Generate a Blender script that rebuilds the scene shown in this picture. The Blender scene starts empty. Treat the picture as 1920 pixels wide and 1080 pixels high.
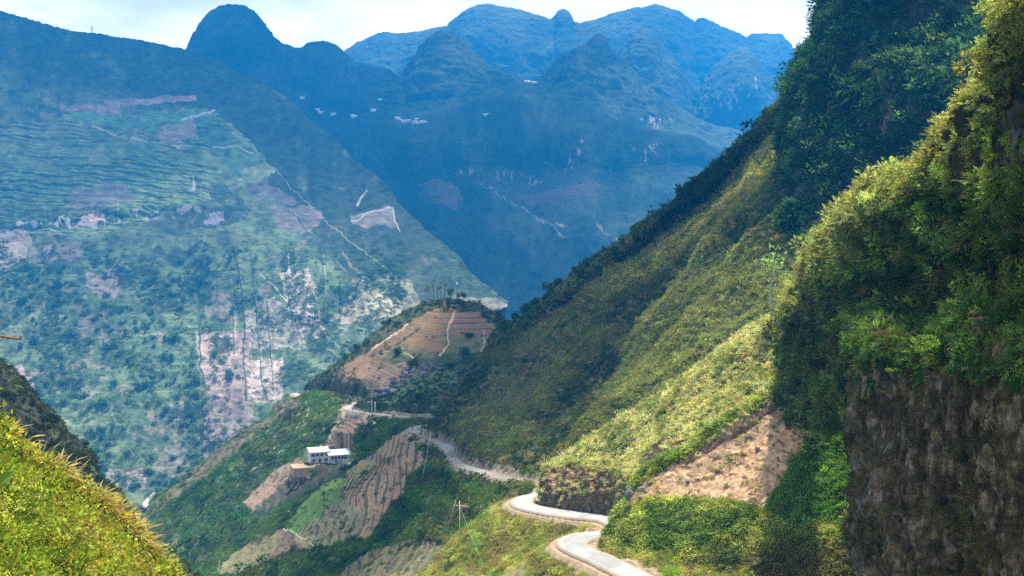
import bpy, math, random
import numpy as np
from mathutils import Vector, Matrix
R = math.radians
random.seed(5)
rng = np.random.default_rng(11)
scene = bpy.context.scene
COL = scene.collection

# ---------------------------------------------------------------- camera, sky, sun, exposure
FPX = 2637.0            # focal length in pixels of a 1920 wide frame
HZ = 300.0              # eye level row
cam = bpy.data.cameras.new('camera')
camo = bpy.data.objects.new('camera', cam); COL.objects.link(camo)
cam.sensor_width = 36.0
cam.lens = 36.0 * FPX / 1920.0
cam.shift_y = -(540 - HZ) / 1920.0
cam.clip_start = 0.5; cam.clip_end = 60000
camo.location = (0, 0, 0); camo.rotation_euler = (R(90), 0, 0)
scene.camera = camo
SUN_AZ, SUN_EL = R(22), R(66)      # to the right of the view direction, above the horizon
SDIR = Vector((math.sin(SUN_AZ)*math.cos(SUN_EL), math.cos(SUN_AZ)*math.cos(SUN_EL), math.sin(SUN_EL)))
world = bpy.data.worlds.new('World'); scene.world = world; world.use_nodes = True
nt = world.node_tree; nt.nodes.clear()
wo = nt.nodes.new('ShaderNodeOutputWorld'); bg = nt.nodes.new('ShaderNodeBackground')
sky = nt.nodes.new('ShaderNodeTexSky'); sky.sky_type = 'NISHITA'; sky.sun_disc = False
sky.sun_elevation = SUN_EL; sky.sun_rotation = SUN_AZ; sky.altitude = 1200; sky.dust_density = 1.6
tc = nt.nodes.new('ShaderNodeTexCoord'); mp = nt.nodes.new('ShaderNodeMapping'); mp.inputs['Scale'].default_value = (2.2, 2.2, 7.0)
nz = nt.nodes.new('ShaderNodeTexNoise'); nz.inputs['Scale'].default_value = 2.1; nz.inputs['Detail'].default_value = 7; nz.inputs['Roughness'].default_value = .55
cr = nt.nodes.new('ShaderNodeValToRGB'); cr.color_ramp.elements[0].position = .36; cr.color_ramp.elements[1].position = .62
mx = nt.nodes.new('ShaderNodeMix'); mx.data_type = 'RGBA'
sx = nt.nodes.new('ShaderNodeSeparateXYZ'); nt.links.new(tc.outputs['Generated'], sx.inputs[0])
lo = nt.nodes.new('ShaderNodeMapRange'); lo.inputs['From Min'].default_value = .30; lo.inputs['From Max'].default_value = .10; lo.inputs['To Min'].default_value = 0; lo.inputs['To Max'].default_value = 1; nt.links.new(sx.outputs['Z'], lo.inputs['Value'])
cb = nt.nodes.new('ShaderNodeMix'); cb.data_type = 'RGBA'; cb.inputs['A'].default_value = (10, 10.6, 11.4, 1); cb.inputs['B'].default_value = (33, 29.5, 26.5, 1); nt.links.new(lo.outputs[0], cb.inputs['Factor']); nt.links.new(cb.outputs['Result'], mx.inputs['B'])
mr = nt.nodes.new('ShaderNodeMath'); mr.operation = 'MULTIPLY_ADD'; mr.inputs[1].default_value = .6; mr.inputs[2].default_value = .35
nt.links.new(tc.outputs['Generated'], mp.inputs['Vector']); nt.links.new(mp.outputs[0], nz.inputs['Vector'])
nt.links.new(nz.outputs['Fac'], cr.inputs['Fac']); nt.links.new(cr.outputs['Color'], mr.inputs[0]); nt.links.new(mr.outputs[0], mx.inputs['Factor'])
nt.links.new(sky.outputs['Color'], mx.inputs['A']); nt.links.new(mx.outputs['Result'], bg.inputs['Color'])
bg.inputs['Strength'].default_value = 0.055
nt.links.new(bg.outputs[0], wo.inputs['Surface'])
sl = bpy.data.lights.new('sun', 'SUN'); sl.energy = 5.0; sl.angle = R(.5); sl.color = (1, .95, .86)
so = bpy.data.objects.new('sun', sl); COL.objects.link(so); so.rotation_euler = SDIR.to_track_quat('Z', 'Y').to_euler()
vs = scene.view_settings; vs.view_transform = 'Standard'; vs.look = 'None'; vs.gamma = 1; vs.use_curve_mapping = False; vs.exposure = 1.4
cy = scene.cycles
cy.max_bounces = 4; cy.diffuse_bounces = 2; cy.glossy_bounces = 1; cy.transmission_bounces = 2; cy.volume_bounces = 0
cy.transparent_max_bounces = 6; cy.use_denoising = False; cy.caustics_reflective = False; cy.caustics_refractive = False
cy.use_adaptive_sampling = True; cy.adaptive_threshold = 0.008; cy.sample_clamp_indirect = 4

# ---------------------------------------------------------------- helpers
def W(px, py, Y): return ((px - 960) / FPX * Y, Y, (HZ - py) / FPX * Y)
def Wn(a): a = np.asarray(a, float); return np.stack([(a[..., 0]-960)/FPX*a[..., 2], a[..., 2], (HZ-a[..., 1])/FPX*a[..., 2]], -1)
def _h(i, j, k, s):
    h = (i.astype(np.uint32)*np.uint32(374761393) + j.astype(np.uint32)*np.uint32(668265263) + k.astype(np.uint32)*np.uint32(2147483647) + np.uint32((s*1013904223) & 0xffffffff))
    h = (h ^ (h >> np.uint32(13))) * np.uint32(1274126177); h ^= (h >> np.uint32(16)); h = h*np.uint32(2246822519); h ^= (h >> np.uint32(15))
    return h.astype(np.float32) * np.float32(1/4294967296.0)
def vn(p, s=0):
    p = np.asarray(p); i = np.floor(p).astype(np.int64); f = (p - i).astype(np.float32); f = f*f*(3-2*f)
    x, y, z = i[..., 0], i[..., 1], i[..., 2]; a, b, c = f[..., 0], f[..., 1], f[..., 2]
    def L(t, u, w): return t + (u-t)*w
    return 2*L(L(L(_h(x, y, z, s), _h(x+1, y, z, s), a), L(_h(x, y+1, z, s), _h(x+1, y+1, z, s), a), b),
             L(L(_h(x, y, z+1, s), _h(x+1, y, z+1, s), a), L(_h(x, y+1, z+1, s), _h(x+1, y+1, z+1, s), a), b), c) - 1
def fbm(p, scale, o=5, s=0, g=.5, ridge=False):
    p = np.asarray(p) / scale; t = 0; a = 1; n = 0
    for k in range(o):
        v = vn(p, s+k)
        if ridge: v = 1 - 2*np.abs(v)
        t = t + a*v; n += a; a *= g; p = p*2.03 + 17.3
    return t / n
def pxn(px, py, sc, s=0, o=3, st=(1, 1)):  # noise over the surface's own chart
    return fbm(np.stack([px*st[0], py*st[1], np.zeros_like(px)], -1), sc, o, s)
def inpoly(x, y, P):
    m = np.zeros(x.shape, bool); n = len(P)
    for i in range(n):
        x0, y0 = P[i]; x1, y1 = P[(i+1) % n]
        if y0 == y1: continue
        m ^= ((y0 > y) != (y1 > y)) & (x < (x1-x0)*(y-y0)/(y1-y0)+x0)
    return m
def dline(x, y, P):
    d = np.full(x.shape, 1e9)
    for (x0, y0), (x1, y1) in zip(P[:-1], P[1:]):
        t = np.clip(((x-x0)*(x1-x0)+(y-y0)*(y1-y0))/((x1-x0)**2+(y1-y0)**2+1e-9), 0, 1)
        d = np.minimum(d, np.hypot(x-x0-t*(x1-x0), y-y0-t*(y1-y0)))
    return d
def sstep(a, b, x): t = np.clip((x-a)/(b-a), 0, 1); return t*t*(3-2*t)
def tag(o, label, cat, group=None, kind=None):
    if label: o['label'] = label
    if cat: o['category'] = cat
    if group: o['group'] = group
    if kind: o['kind'] = kind
    return o
def mesh_np(name, V, F, mat, col=None, smooth=True, parent=None, fmat=None, link=True):
    V = np.asarray(V, np.float32).reshape(-1, 3); F = np.asarray(F, np.int32)
    me = bpy.data.meshes.new(name); n = F.shape[1]
    me.vertices.add(len(V)); me.vertices.foreach_set('co', V.ravel())
    me.loops.add(F.size); me.loops.foreach_set('vertex_index', F.ravel())
    me.polygons.add(len(F)); me.polygons.foreach_set('loop_start', np.arange(0, F.size, n, dtype=np.int32))
    me.polygons.foreach_set('use_smooth', np.full(len(F), smooth))
    if col is not None:
        a = me.attributes.new('Col', 'FLOAT_COLOR', 'POINT'); c = np.ones((len(V), 4), np.float32); c[:, :3] = np.asarray(col).reshape(-1, 3); a.data.foreach_set('color', c.ravel())
    me.update(calc_edges=True)
    for m in (mat if isinstance(mat, (list, tuple)) else [mat]): me.materials.append(m)
    if fmat is not None: me.polygons.foreach_set('material_index', np.asarray(fmat, np.int32))
    o = bpy.data.objects.new(name, me)
    if link: COL.objects.link(o)
    if parent: o.parent = parent
    return o
# ------------------------------------------------ materials
def newmat(name):
    m = bpy.data.materials.new(name); m.use_nodes = True; m.node_tree.nodes.clear(); return m, m.node_tree
def ground_mat(name, s1, s2, bump=.6, bscale=None, var=.35, rough=.95, stretch=(1, 1, 1), crack=None):
    m, t = newmat(name); N = t.nodes.new; L = t.links.new
    out = N('ShaderNodeOutputMaterial'); p = N('ShaderNodeBsdfPrincipled'); p.inputs['Roughness'].default_value = rough; p.inputs['Specular IOR Level'].default_value = .12
    at = N('ShaderNodeAttribute'); at.attribute_name = 'Col'; tc = N('ShaderNodeTexCoord'); mp = N('ShaderNodeMapping'); mp.inputs['Scale'].default_value = stretch
    L(tc.outputs['Object'], mp.inputs['Vector'])
    n1 = N('ShaderNodeTexNoise'); n1.inputs['Scale'].default_value = 1/s1; n1.inputs['Detail'].default_value = 6; n1.inputs['Roughness'].default_value = .65
    n2 = N('ShaderNodeTexNoise'); n2.inputs['Scale'].default_value = 1/s2; n2.inputs['Detail'].default_value = 5; n2.inputs['Roughness'].default_value = .7
    L(mp.outputs[0], n1.inputs['Vector']); L(mp.outputs[0], n2.inputs['Vector'])
    ad = N('ShaderNodeMath'); ad.operation = 'ADD'; L(n1.outputs['Fac'], ad.inputs[0]); L(n2.outputs['Fac'], ad.inputs[1])
    mr = N('ShaderNodeMapRange'); mr.inputs['From Min'].default_value = .65; mr.inputs['From Max'].default_value = 1.35; mr.inputs['To Min'].default_value = 1-var; mr.inputs['To Max'].default_value = 1+var
    L(ad.outputs[0], mr.inputs['Value'])
    vm = N('ShaderNodeVectorMath'); vm.operation = 'SCALE'; L(at.outputs['Color'], vm.inputs[0]); L(mr.outputs[0], vm.inputs['Scale'])
    L(vm.outputs[0], p.inputs['Base Color'])
    hgt = n2.outputs['Fac']
    if crack:
        vo = N('ShaderNodeTexVoronoi'); vo.feature = 'DISTANCE_TO_EDGE'; vo.inputs['Scale'].default_value = 1/crack; vo.inputs['Detail'].default_value = 3; vo.inputs['Roughness'].default_value = .7
        dx = N('ShaderNodeVectorMath'); dx.operation = 'MULTIPLY_ADD'; dx.inputs[1].default_value = (crack*1.2,)*3; L(n1.outputs['Color'], dx.inputs[0]); L(mp.outputs[0], dx.inputs[2]); L(dx.outputs[0], vo.inputs['Vector'])
        cm = N('ShaderNodeMapRange'); cm.inputs['From Max'].default_value = .13; cm.inputs['To Min'].default_value = .2; L(vo.outputs['Distance'], cm.inputs['Value'])
        v3 = N('ShaderNodeVectorMath'); v3.operation = 'SCALE'; L(vm.outputs[0], v3.inputs[0]); L(cm.outputs[0], v3.inputs['Scale']); L(v3.outputs[0], p.inputs['Base Color'])
        hh = N('ShaderNodeMath'); hh.operation = 'MULTIPLY_ADD'; hh.inputs[1].default_value = .5; L(cm.outputs[0], hh.inputs[0]); L(n2.outputs['Fac'], hh.inputs[2]); hgt = hh.outputs[0]
    b = N('ShaderNodeBump'); b.inputs['Strength'].default_value = bump; b.inputs['Distance'].default_value = bscale or s2; L(hgt, b.inputs['Height']); L(b.outputs[0], p.inputs['Normal'])
    L(p.outputs[0], out.inputs['Surface']); return m
def leaf_mat(name, trans=.4, inst=True, tint=(1, 1, 1)):
    m, t = newmat(name); N = t.nodes.new; L = t.links.new
    out = N('ShaderNodeOutputMaterial'); d = N('ShaderNodeBsdfDiffuse'); tr = N('ShaderNodeBsdfTranslucent'); mi = N('ShaderNodeMixShader'); mi.inputs[0].default_value = trans
    lc = N('ShaderNodeAttribute'); lc.attribute_name = 'Col'; vm = N('ShaderNodeVectorMath'); vm.operation = 'MULTIPLY'; L(lc.outputs['Color'], vm.inputs[0])
    if inst:
        ti = N('ShaderNodeAttribute'); ti.attribute_type = 'INSTANCER'; ti.attribute_name = 'tint'; L(ti.outputs['Color'], vm.inputs[1])
    else: vm.inputs[1].default_value = tint
    v2 = N('ShaderNodeVectorMath'); v2.operation = 'MULTIPLY'; v2.inputs[1].default_value = (1.25, 1.35, .55); L(vm.outputs[0], v2.inputs[0])
    L(vm.outputs[0], d.inputs['Color']); L(v2.outputs[0], tr.inputs['Color']); L(d.outputs[0], mi.inputs[1]); L(tr.outputs[0], mi.inputs[2]); L(mi.outputs[0], out.inputs['Surface']); return m
def flat_mat(name, c, rough=.8, nscale=.5, var=.15, metal=0.):
    m, t = newmat(name); N = t.nodes.new; L = t.links.new
    out = N('ShaderNodeOutputMaterial'); p = N('ShaderNodeBsdfPrincipled'); p.inputs['Roughness'].default_value = rough; p.inputs['Metallic'].default_value = metal
    tc = N('ShaderNodeTexCoord'); n = N('ShaderNodeTexNoise'); n.inputs['Scale'].default_value = 1/nscale; n.inputs['Detail'].default_value = 5; L(tc.outputs['Object'], n.inputs['Vector'])
    mr = N('ShaderNodeMapRange'); mr.inputs['From Min'].default_value = .3; mr.inputs['From Max'].default_value = .7; mr.inputs['To Min'].default_value = 1-var; mr.inputs['To Max'].default_value = 1+var; L(n.outputs['Fac'], mr.inputs['Value'])
    vm = N('ShaderNodeVectorMath'); vm.operation = 'SCALE'; vm.inputs[0].default_value = c; L(mr.outputs[0], vm.inputs['Scale']); L(vm.outputs[0], p.inputs['Base Color'])
    L(p.outputs[0], out.inputs['Surface']); return m

# ------------------------------------------------ terrain patches
def catmull(A, t):     # A (n, ...) sampled at t in [0, n-1]
    n = len(A); i = np.clip(np.floor(t).astype(int), 0, n-2); f = (t-i).reshape((-1,)+(1,)*(A.ndim-1))
    g = lambda k: A[np.clip(k, 0, n-1)]
    p0, p1, p2, p3 = g(i-1), g(i), g(i+1), g(i+2)
    return .5*((2*p1)+(-p0+p2)*f+(2*p0-5*p1+4*p2-p3)*f*f+(-p0+3*p1-3*p2+p3)*f**3)
ROAD = [(1275,1150,181),(1240,1110,189),(1190,1080,196),(1130,1050,203),(1088,1032,208),(1072,1018,212),(1088,1007,216),(1118,1002,220),(1150,998,226),(1160,985,235),(1135,973,243),(1080,966,249),(1025,958,256),(990,950,262),(978,942,268),(988,934,274),(1012,928,281),(1036,919,292),(1036,911,303),(1008,905,318),(950,896,345),(900,884,378),(865,872,405),(848,856,440),(843,841,475),(820,827,505),(788,813,545),(773,806,560),(786,800,578),(812,797,592),(832,794,606),(800,786,640),(750,781,672),(700,776,700),(665,771,725),(650,766,742),(658,761,760),(672,758,776),(650,754,796),(615,749,815),(580,745,834),(562,742,845),(552,738,870)]
rp = catmull(Wn(ROAD), np.linspace(0, len(ROAD)-1, 900))
def roaddist(P):
    x, y = P[..., 0].ravel(), P[..., 1].ravel(); d = np.full(x.size, 1e9); z = np.zeros(x.size)
    sub = rp[::4]
    for c in range(0, x.size, 60000):
        xx = x[c:c+60000, None]-sub[None, :, 0]; yy = y[c:c+60000, None]-sub[None, :, 1]; q = np.hypot(xx, yy); k = q.argmin(1)
        d[c:c+60000] = q[np.arange(len(k)), k]; z[c:c+60000] = sub[k, 2]
    return d.reshape(P.shape[:-1]), z.reshape(P.shape[:-1])
class Patch: pass
def patch(rows, nu, nv, disp=None, road=None, zstep=0., rr=14, pad=None, smooth_u=0):
    """rows of (col,row,depth) control points -> grid; returns chart coords (px,py), positions"""
    if len({len(r) for r in rows}) > 1 or smooth_u:
        A = []
        for r in rows:
            r = np.array(r, float); u = np.linspace(0, 1, nu)*(r[-1, 0]-r[0, 0])+r[0, 0]
            c = np.stack([u, np.interp(u, r[:, 0], r[:, 1]), np.interp(u, r[:, 0], r[:, 2])], -1)
            if smooth_u:
                k = np.hanning(smooth_u+2)[1:-1]; k /= k.sum()
                for j in (1, 2): c[:, j] = np.convolve(np.pad(c[:, j], (len(k)//2, (len(k)-1)//2), mode='edge'), k, 'valid')
            A.append(Wn(c))
        A = np.array(A)
    else:
        A = Wn(np.array(rows, float)); A = np.swapaxes(catmull(np.swapaxes(A, 0, 1), np.linspace(0, A.shape[1]-1, nu)), 0, 1)
    P = catmull(A, np.linspace(0, len(A)-1, nv))          # (nv, nu, 3)
    o = Patch(); o.base = P.copy()
    o.px = 960+FPX*P[..., 0]/P[..., 1]; o.py = HZ-FPX*P[..., 2]/P[..., 1]
    o.P = P
    if disp:
        N = normals(P); o.N0 = N
        d = disp(P, o.px, o.py)
        if isinstance(d, tuple): P = P + N*d[0][..., None]; P[..., 2] += d[1]
        else: P = P + N*d[..., None]
    for (cx_, cy_, cz_, r0_, r1_) in (pad or []):
        dd = np.hypot(P[..., 0]-cx_, P[..., 1]-cy_); w_ = 1-sstep(r0_, r1_, dd); P[..., 2] = P[..., 2]*(1-w_)+cz_*w_
    if road:
        d, z = roaddist(P); zr = z-.15-zstep; lo = zr-np.maximum(0, d-3.2)*.75; hi = zr+np.maximum(0, d-3.0)*road
        P[..., 2] = np.where(d < rr, np.clip(P[..., 2], lo, hi), P[..., 2]); o.rd = d
    o.P = P; return o
def normals(P):
    du = np.gradient(P, axis=1); dv = np.gradient(P, axis=0); n = np.cross(dv, du); n /= np.linalg.norm(n, axis=-1, keepdims=True)+1e-9
    s = np.sign((n*(-P)).sum(-1)); s = np.sign(np.median(s)) or 1
    return n*s
def link_patch(o, name, mat, col, label, kind='structure', cat='hillside'):
    nv, nu = o.P.shape[:2]; i = np.arange(nv*nu).reshape(nv, nu)
    F = np.stack([i[:-1, :-1], i[:-1, 1:], i[1:, 1:], i[1:, :-1]], -1).reshape(-1, 4)
    n = np.cross(o.P[1, 0]-o.P[0, 0], o.P[0, 1]-o.P[0, 0])
    ob = mesh_np(name, o.P, F, mat, np.clip(col, .004, .95)); tag(ob, label, cat, None, kind); o.ob = ob
    return ob
def mixc(a, b, m): a = np.asarray(a, float); b = np.asarray(b, float); m = np.asarray(m, float)[..., None]; return a*(1-m)+b*m
def back(row, off):   # a row behind the crest
    out = []
    for (px, py, Y) in row:
        x, y, z = W(px, py, Y); x += off[0]; y += off[1]; z += off[2]; out.append((960+FPX*x/y, HZ-FPX*z/y, y))
    return out
# ---------------------------------------------------------------- large structure: terrain
G_DARK = (.028,.050,.016); G_MID = (.06,.095,.026); G_LIT = (.13,.17,.04); DRY = (.17,.14,.062); SOIL = (.27,.165,.09); SOIL_L = (.42,.29,.18); ROCK = (.21,.2,.185); ROCK_D = (.07,.066,.06); BROWN = (.12,.08,.048)
M_far = ground_mat('far_mountain_ground', 160, 22, .9, 14, .45)
M_mid = ground_mat('valley_side_ground', 60, 6, .8, 4, .4)
M_near = ground_mat('hillside_ground', 9, .9, .8, .5, .4)
M_rock = ground_mat('cliff_rock', 4, .5, 1., .5, .5, stretch=(1, 1, .45), crack=2.2)
M_wallrock = ground_mat('wall_rock', 2.2, .22, 1., .35, .5, stretch=(1, 1, .5), crack=.8)
M_cut = ground_mat('cut_rock', 1.2, .2, 1., .3, .45, crack=1.3)

# valley floor sheet under everything
x = np.linspace(-16000, 16000, 90); y = np.linspace(-6000, 24000, 90); X, Y = np.meshgrid(x, y)
P = np.stack([X, Y, np.full_like(X, -820.)], -1); P[..., 2] += fbm(P*[1, 1, 0], 1500, 3, 3)*30
o = Patch(); o.P = P; link_patch(o, 'valley_floor', M_far, np.broadcast_to(G_MID, P.shape), 'green valley floor spreading far below all the mountains', cat='ground')

# ---- farthest ridge, back mountains, middle peaks
L_row = [(1300,200,6688),(1420,140,6688),(1490,117,6618),(1520,112,6618),(1560,120,6618),(1700,90,6618),(1900,150,6618)]
o = patch([back(L_row, (0, 900, -900)), L_row, [(1250,330,6406),(1560,300,6336),(1950,330,6336)], [(1250,620,5984),(1560,600,5914),(1950,600,5914)]], 160, 90, lambda P, a, b: fbm(P, 700, 6, 4, ridge=True)*50)
link_patch(o, 'distant_mountain', M_far, np.broadcast_to(G_MID, o.P.shape), 'farthest pale mountain ridge peeping out beside the leafy cliff', cat='mountain')

K_row = [(560,150,6263),(640,103,6263),(670,84,6263),(718,64,6263),(745,69,6263),(800,60,6216),(838,52,6170),(868,27,6170),(895,15,6170),(920,12,6170),(960,20,6170),(1000,31,6170),(1032,41,6170),(1043,36,6170),(1050,26,6170),(1057,23,6170),(1065,28,6170),(1075,46,6170),(1090,48,6170),(1120,41,6170),(1150,30,6170),(1185,20,6170),(1230,13,6170),(1270,24,6170),(1303,46,6170),(1312,39,6170),(1320,38,6170),(1350,52,6170),(1400,74,6170),(1412,69,6170),(1440,68,6170),(1466,68,6170),(1484,88,6170),(1500,116,6170),(1510,160,6170),(1530,260,6170),(1560,400,6170)]
K1 = [(p, q+55+(20 if 1040 < p < 1075 else 0), d-170) for p, q, d in K_row]
o = patch([back(K_row, (0, 600, -500)), back(K_row, (0, 200, -60)), K_row, K1, [(560,300,5796),(900,230,5749),(1200,240,5702),(1480,250,5796),(1580,450,5889)], [(560,480,5141),(1000,450,4954),(1500,470,5048),(1600,600,5235)]], 620, 220,
          lambda P, a, b: fbm(P, 45, 4, 29, ridge=True)*10+fbm(P*[1,.5,1], 420, 7, 21, ridge=True)*(34*sstep(0, 60, b-np.interp(a, [r[0] for r in K_row], [r[1] for r in K_row]))+5))
n1 = pxn(o.px, o.py, 60, 5); c = mixc((.05,.08,.035), (.10,.125,.06), sstep(-.3,.5,n1)); c = mixc(c, (.14,.14,.12), sstep(.35,.5,fbm(o.P*[1,1,.5], 160, 4, 8)))
c = mixc(c, (.2,.21,.16), (dline(o.px, o.py, [(960,145),(1000,115),(1042,85)]) < 5*(1+pxn(o.px,o.py,12,3)))*.4)
link_patch(o, 'back_mountain', M_far, c, 'tallest hazy blue mountain range with broad domes along the skyline', cat='mountain')

def Jdisp(crest, amp, sc, s):
    cx = [r[0] for r in crest]; cyy = [r[1] for r in crest]
    return lambda P, a, b: fbm(P*[1,.6,1], sc, 7, s, ridge=True)*(amp*sstep(0, 70, b-np.interp(a, cx, cyy))+amp*.12)+fbm(P, 38, 4, s+9, ridge=True)*9
J2 = [(1110,200,5130),(1140,150,5130),(1165,110,5130),(1190,66,5130),(1205,54,5130),(1222,66,5130),(1250,100,5130),(1275,130,5130),(1300,170,5130),(1325,150,5034),(1345,125,5034),(1370,104,5034),(1388,92,5034),(1400,94,5034),(1420,115,5034),(1445,145,5034),(1468,172,5034),(1490,215,5034),(1530,330,5034),(1570,420,5034)]
o = patch([back(J2, (0, 500, -420)), back(J2, (0, 130, -60)), J2, [(p, q+60, d-170) for p, q, d in J2], [(1100,330,4743),(1400,300,4743),(1600,480,4743)], [(1080,520,4356),(1400,520,4356),(1640,600,4356)]], 420, 260, Jdisp(J2, 34, 300, 41))
n1 = pxn(o.px, o.py, 40, 15); c = mixc((.045,.07,.03), (.09,.11,.05), sstep(-.3,.5,n1))
cliffm = np.maximum(inpoly(o.px+14*pxn(o.px,o.py,16,7), o.py+14*pxn(o.px,o.py,16,8), [(1330,218),(1345,190),(1385,165),(1425,140),(1432,165),(1395,190),(1372,215)]), 0)*sstep(-.15,.1,pxn(o.px,o.py,9,9,st=(1,.45)))
c = mixc(c, (.42,.37,.33), cliffm*sstep(-.1,.2,pxn(o.px,o.py,5,9,st=(1.4,.6)))*.9)
link_patch(o, 'middle_mountain', M_far, c, 'two steep blue cone peaks with pale cliff streaks before the back range', cat='mountain')

J = [(280,160,4400),(340,108,4400),(352,92,4400),(362,72,4400),(378,48,4400),(395,28,4400),(415,16,4400),(432,14,4400),(452,16,4400),(470,24,4400),(486,42,4400),(505,66,4400),(525,84,4400),(545,93,4400),(566,96,4400),(580,86,4400),(598,82,4400),(618,86,4400),(640,96,4400),(652,112,4400),(668,130,4400),(684,126,4400),(700,134,4400),(716,131,4400),(732,138,4400),(748,152,4400),(762,138,4450),(776,112,4450),(792,88,4450),(806,70,4450),(822,64,4450),(848,66,4450),(862,76,4450),(884,98,4450),(910,122,4450),(940,140,4450),(965,150,4450),(985,157,4450),(1010,157,4450),(1028,136,4450),(1045,118,4450),(1060,106,4450),(1085,94,4450),(1104,84,4450),(1118,70,4450),(1128,70,4450),(1140,90,4450),(1160,112,4450),(1185,140,4450),(1210,165,4450),(1240,190,4450),(1290,225,4450),(1330,250,4450),(1400,272,4450),(1480,300,4450),(1600,330,4450)]
Jm = [(280,240,4200),(560,210,4150),(760,225,4100),(990,195,4150),(1130,215,4150),(1300,275,4150),(1600,350,4150)]
o = patch([back(J, (0, 480, -430)), back(J, (0, 120, -60)), J, [(p, q*.72+58, d-120) for p, q, d in J], Jm, [(280,290,3750),(900,262,3700),(1300,292,3750),(1620,380,3800)], [(280,380,3640),(900,352,3560),(1300,352,3620),(1640,450,3700)], [(300,520,3150),(900,500,3050),(1300,480,3100),(1660,560,3300)], [(400,700,2600),(950,700,2500),(1300,700,2600),(1680,760,2900)]], 950, 520,
          lambda P, a, b: fbm(P, 38, 4, 69, ridge=True)*10+fbm(P*[1,.5,1], 340, 7, 61, ridge=True)*(50*sstep(0, 70, b-np.interp(a, [r[0] for r in J], [r[1] for r in J]))+5))
wx = o.px+10*pxn(o.px,o.py,14,1); wy = o.py+8*pxn(o.px,o.py,14,2)
n1 = pxn(o.px, o.py, 50, 25, 4); c = mixc((.03,.055,.025), (.075,.1,.045), sstep(-.3,.5,n1)); c = c*(1+.5*pxn(o.px, o.py, 9, 27, 4, st=(1,.6)))[..., None]
c = mixc(c, (.16,.11,.08), inpoly(wx, wy, [(790,368),(850,368),(866,385),(862,420),(820,420)])*.9)
c = mixc(c, (.15,.1,.08), inpoly(wx, wy, [(960,385),(1030,372),(1110,365),(1115,390),(1000,400)])*.6)
st = sstep(-.02,.16,pxn(o.px,o.py,9,29,st=(1.2,.4)))
for poly in ([(860,325),(905,325),(905,345),(860,350)],[(908,320),(960,322),(960,348),(916,348)],[(980,322),(1032,312),(1034,355),(985,360)],[(1050,320),(1066,280),(1090,280),(1080,330),(1060,345)],[(1165,300),(1225,290),(1228,328),(1170,330)],[(1192,230),(1232,230),(1240,258),(1205,258)],[(1245,215),(1282,212),(1280,236),(1250,236)]):
    c = mixc(c, (.42,.33,.28), inpoly(wx, wy, poly)*st*sstep(-.1,.25,pxn(o.px,o.py,5,30,st=(1.6,.5)))*.9)
for ln in ([(900,365),(960,400),(1010,430),(1060,470)],[(1120,438),(1155,462)],[(1025,440),(1060,442)]):
    c = mixc(c, (.34,.3,.24), (dline(wx, wy, ln) < 1.3)*.8)
link_patch(o, 'front_mountain', M_far, c, 'dark blue mountain wall with steep peaks across the valley middle', cat='mountain')
o_J = o

# ---- big terraced mountain on the left
I0 = [(-140,0,3050),(-60,20,3020),(0,33,3000),(50,45,3000),(90,58,3000),(130,68,2990),(170,70,2980),(215,79,2980),(260,84,2960),(300,93,2930),(340,101,2900),(380,118,2850),(430,138,2790),(480,160,2720),(530,196,2640),(575,232,2560),(620,268,2470),(660,306,2380),(700,345,2300),(750,402,2200),(800,452,2120),(850,495,2040),(900,540,1970),(950,578,1920)]
I1 = [(-140,150,2620),(60,165,2600),(200,175,2600),(340,190,2550),(470,238,2460),(590,315,2300),(690,405,2130),(780,492,2000),(920,590,1870)]
I2 = [(-140,300,2350),(60,300,2350),(200,300,2350),(340,312,2300),(480,345,2190),(590,405,2080),(680,470,1980),(760,545,1870),(880,620,1790)]
I3 = [(-140,445,2140),(60,432,2120),(200,424,2080),(340,424,2040),(470,442,1990),(570,482,1920),(650,540,1850),(740,606,1770),(830,680,1700)]
I4 = [(-140,560,1930),(60,560,1900),(200,560,1880),(330,560,1860),(450,570,1830),(540,600,1790),(620,640,1740),(710,700,1690),(800,760,1620)]
I5 = [(-140,720,1700),(120,720,1680),(330,720,1660),(560,740,1620),(780,850,1540)]
I6 = [(-140,880,1530),(120,880,1520),(330,880,1510),(560,900,1480),(760,980,1420)]
I7 = [(-140,1040,1390),(330,1040,1380),(760,1120,1340)]
def Idisp(P, a, b):
    cr_ = np.interp(a, [r[0] for r in I0], [r[1] for r in I0]); w = sstep(0, 60, b-cr_)
    d = fbm(P*[1,.45,1], 330, 6, 81)*34*w + fbm(P, 45, 5, 84, ridge=True)*4*(w+.25)+fbm(P, 14, 3, 88, ridge=True)*3.2*(1-w)
    # cliff band
    band = np.exp(-((b-np.interp(a, [0,100,200,300,400,520,700], [425,412,395,388,400,430,470]))/13)**2)*sstep(560, 420, a)
    d += fbm(P*[1,1,.5], 26, 4, 90, ridge=True)*13*band
    d += pxn(a, b, 34, 91, 3, st=(1,.3))*9*sstep(330,430,a)+fbm(P, 18, 3, 95, ridge=True)*1.6
    zt = P[..., 2]; h = 11.
    q = zt/h; terr = (np.floor(q)+sstep(.55,1., q-np.floor(q)))*h-zt
    tm = inpoly(a, b, [(-140,250),(180,235),(420,215),(430,330),(250,420),(-140,440)])
    return d, terr*tm*.45
o = patch([back(I0, (0, 500, -320)), back(I0, (0, 120, -30)), I0, I1, I2, I3, I4, I5, I6, I7], 900, 820, Idisp, smooth_u=31)
a, b = o.px, o.py
n8, n20, n60 = pxn(a,b,10,101,4), pxn(a,b,26,102,4), pxn(a,b,80,103,4)
wx, wy = a+9*pxn(a,b,18,104), b+6*pxn(a,b,18,105)
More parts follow.
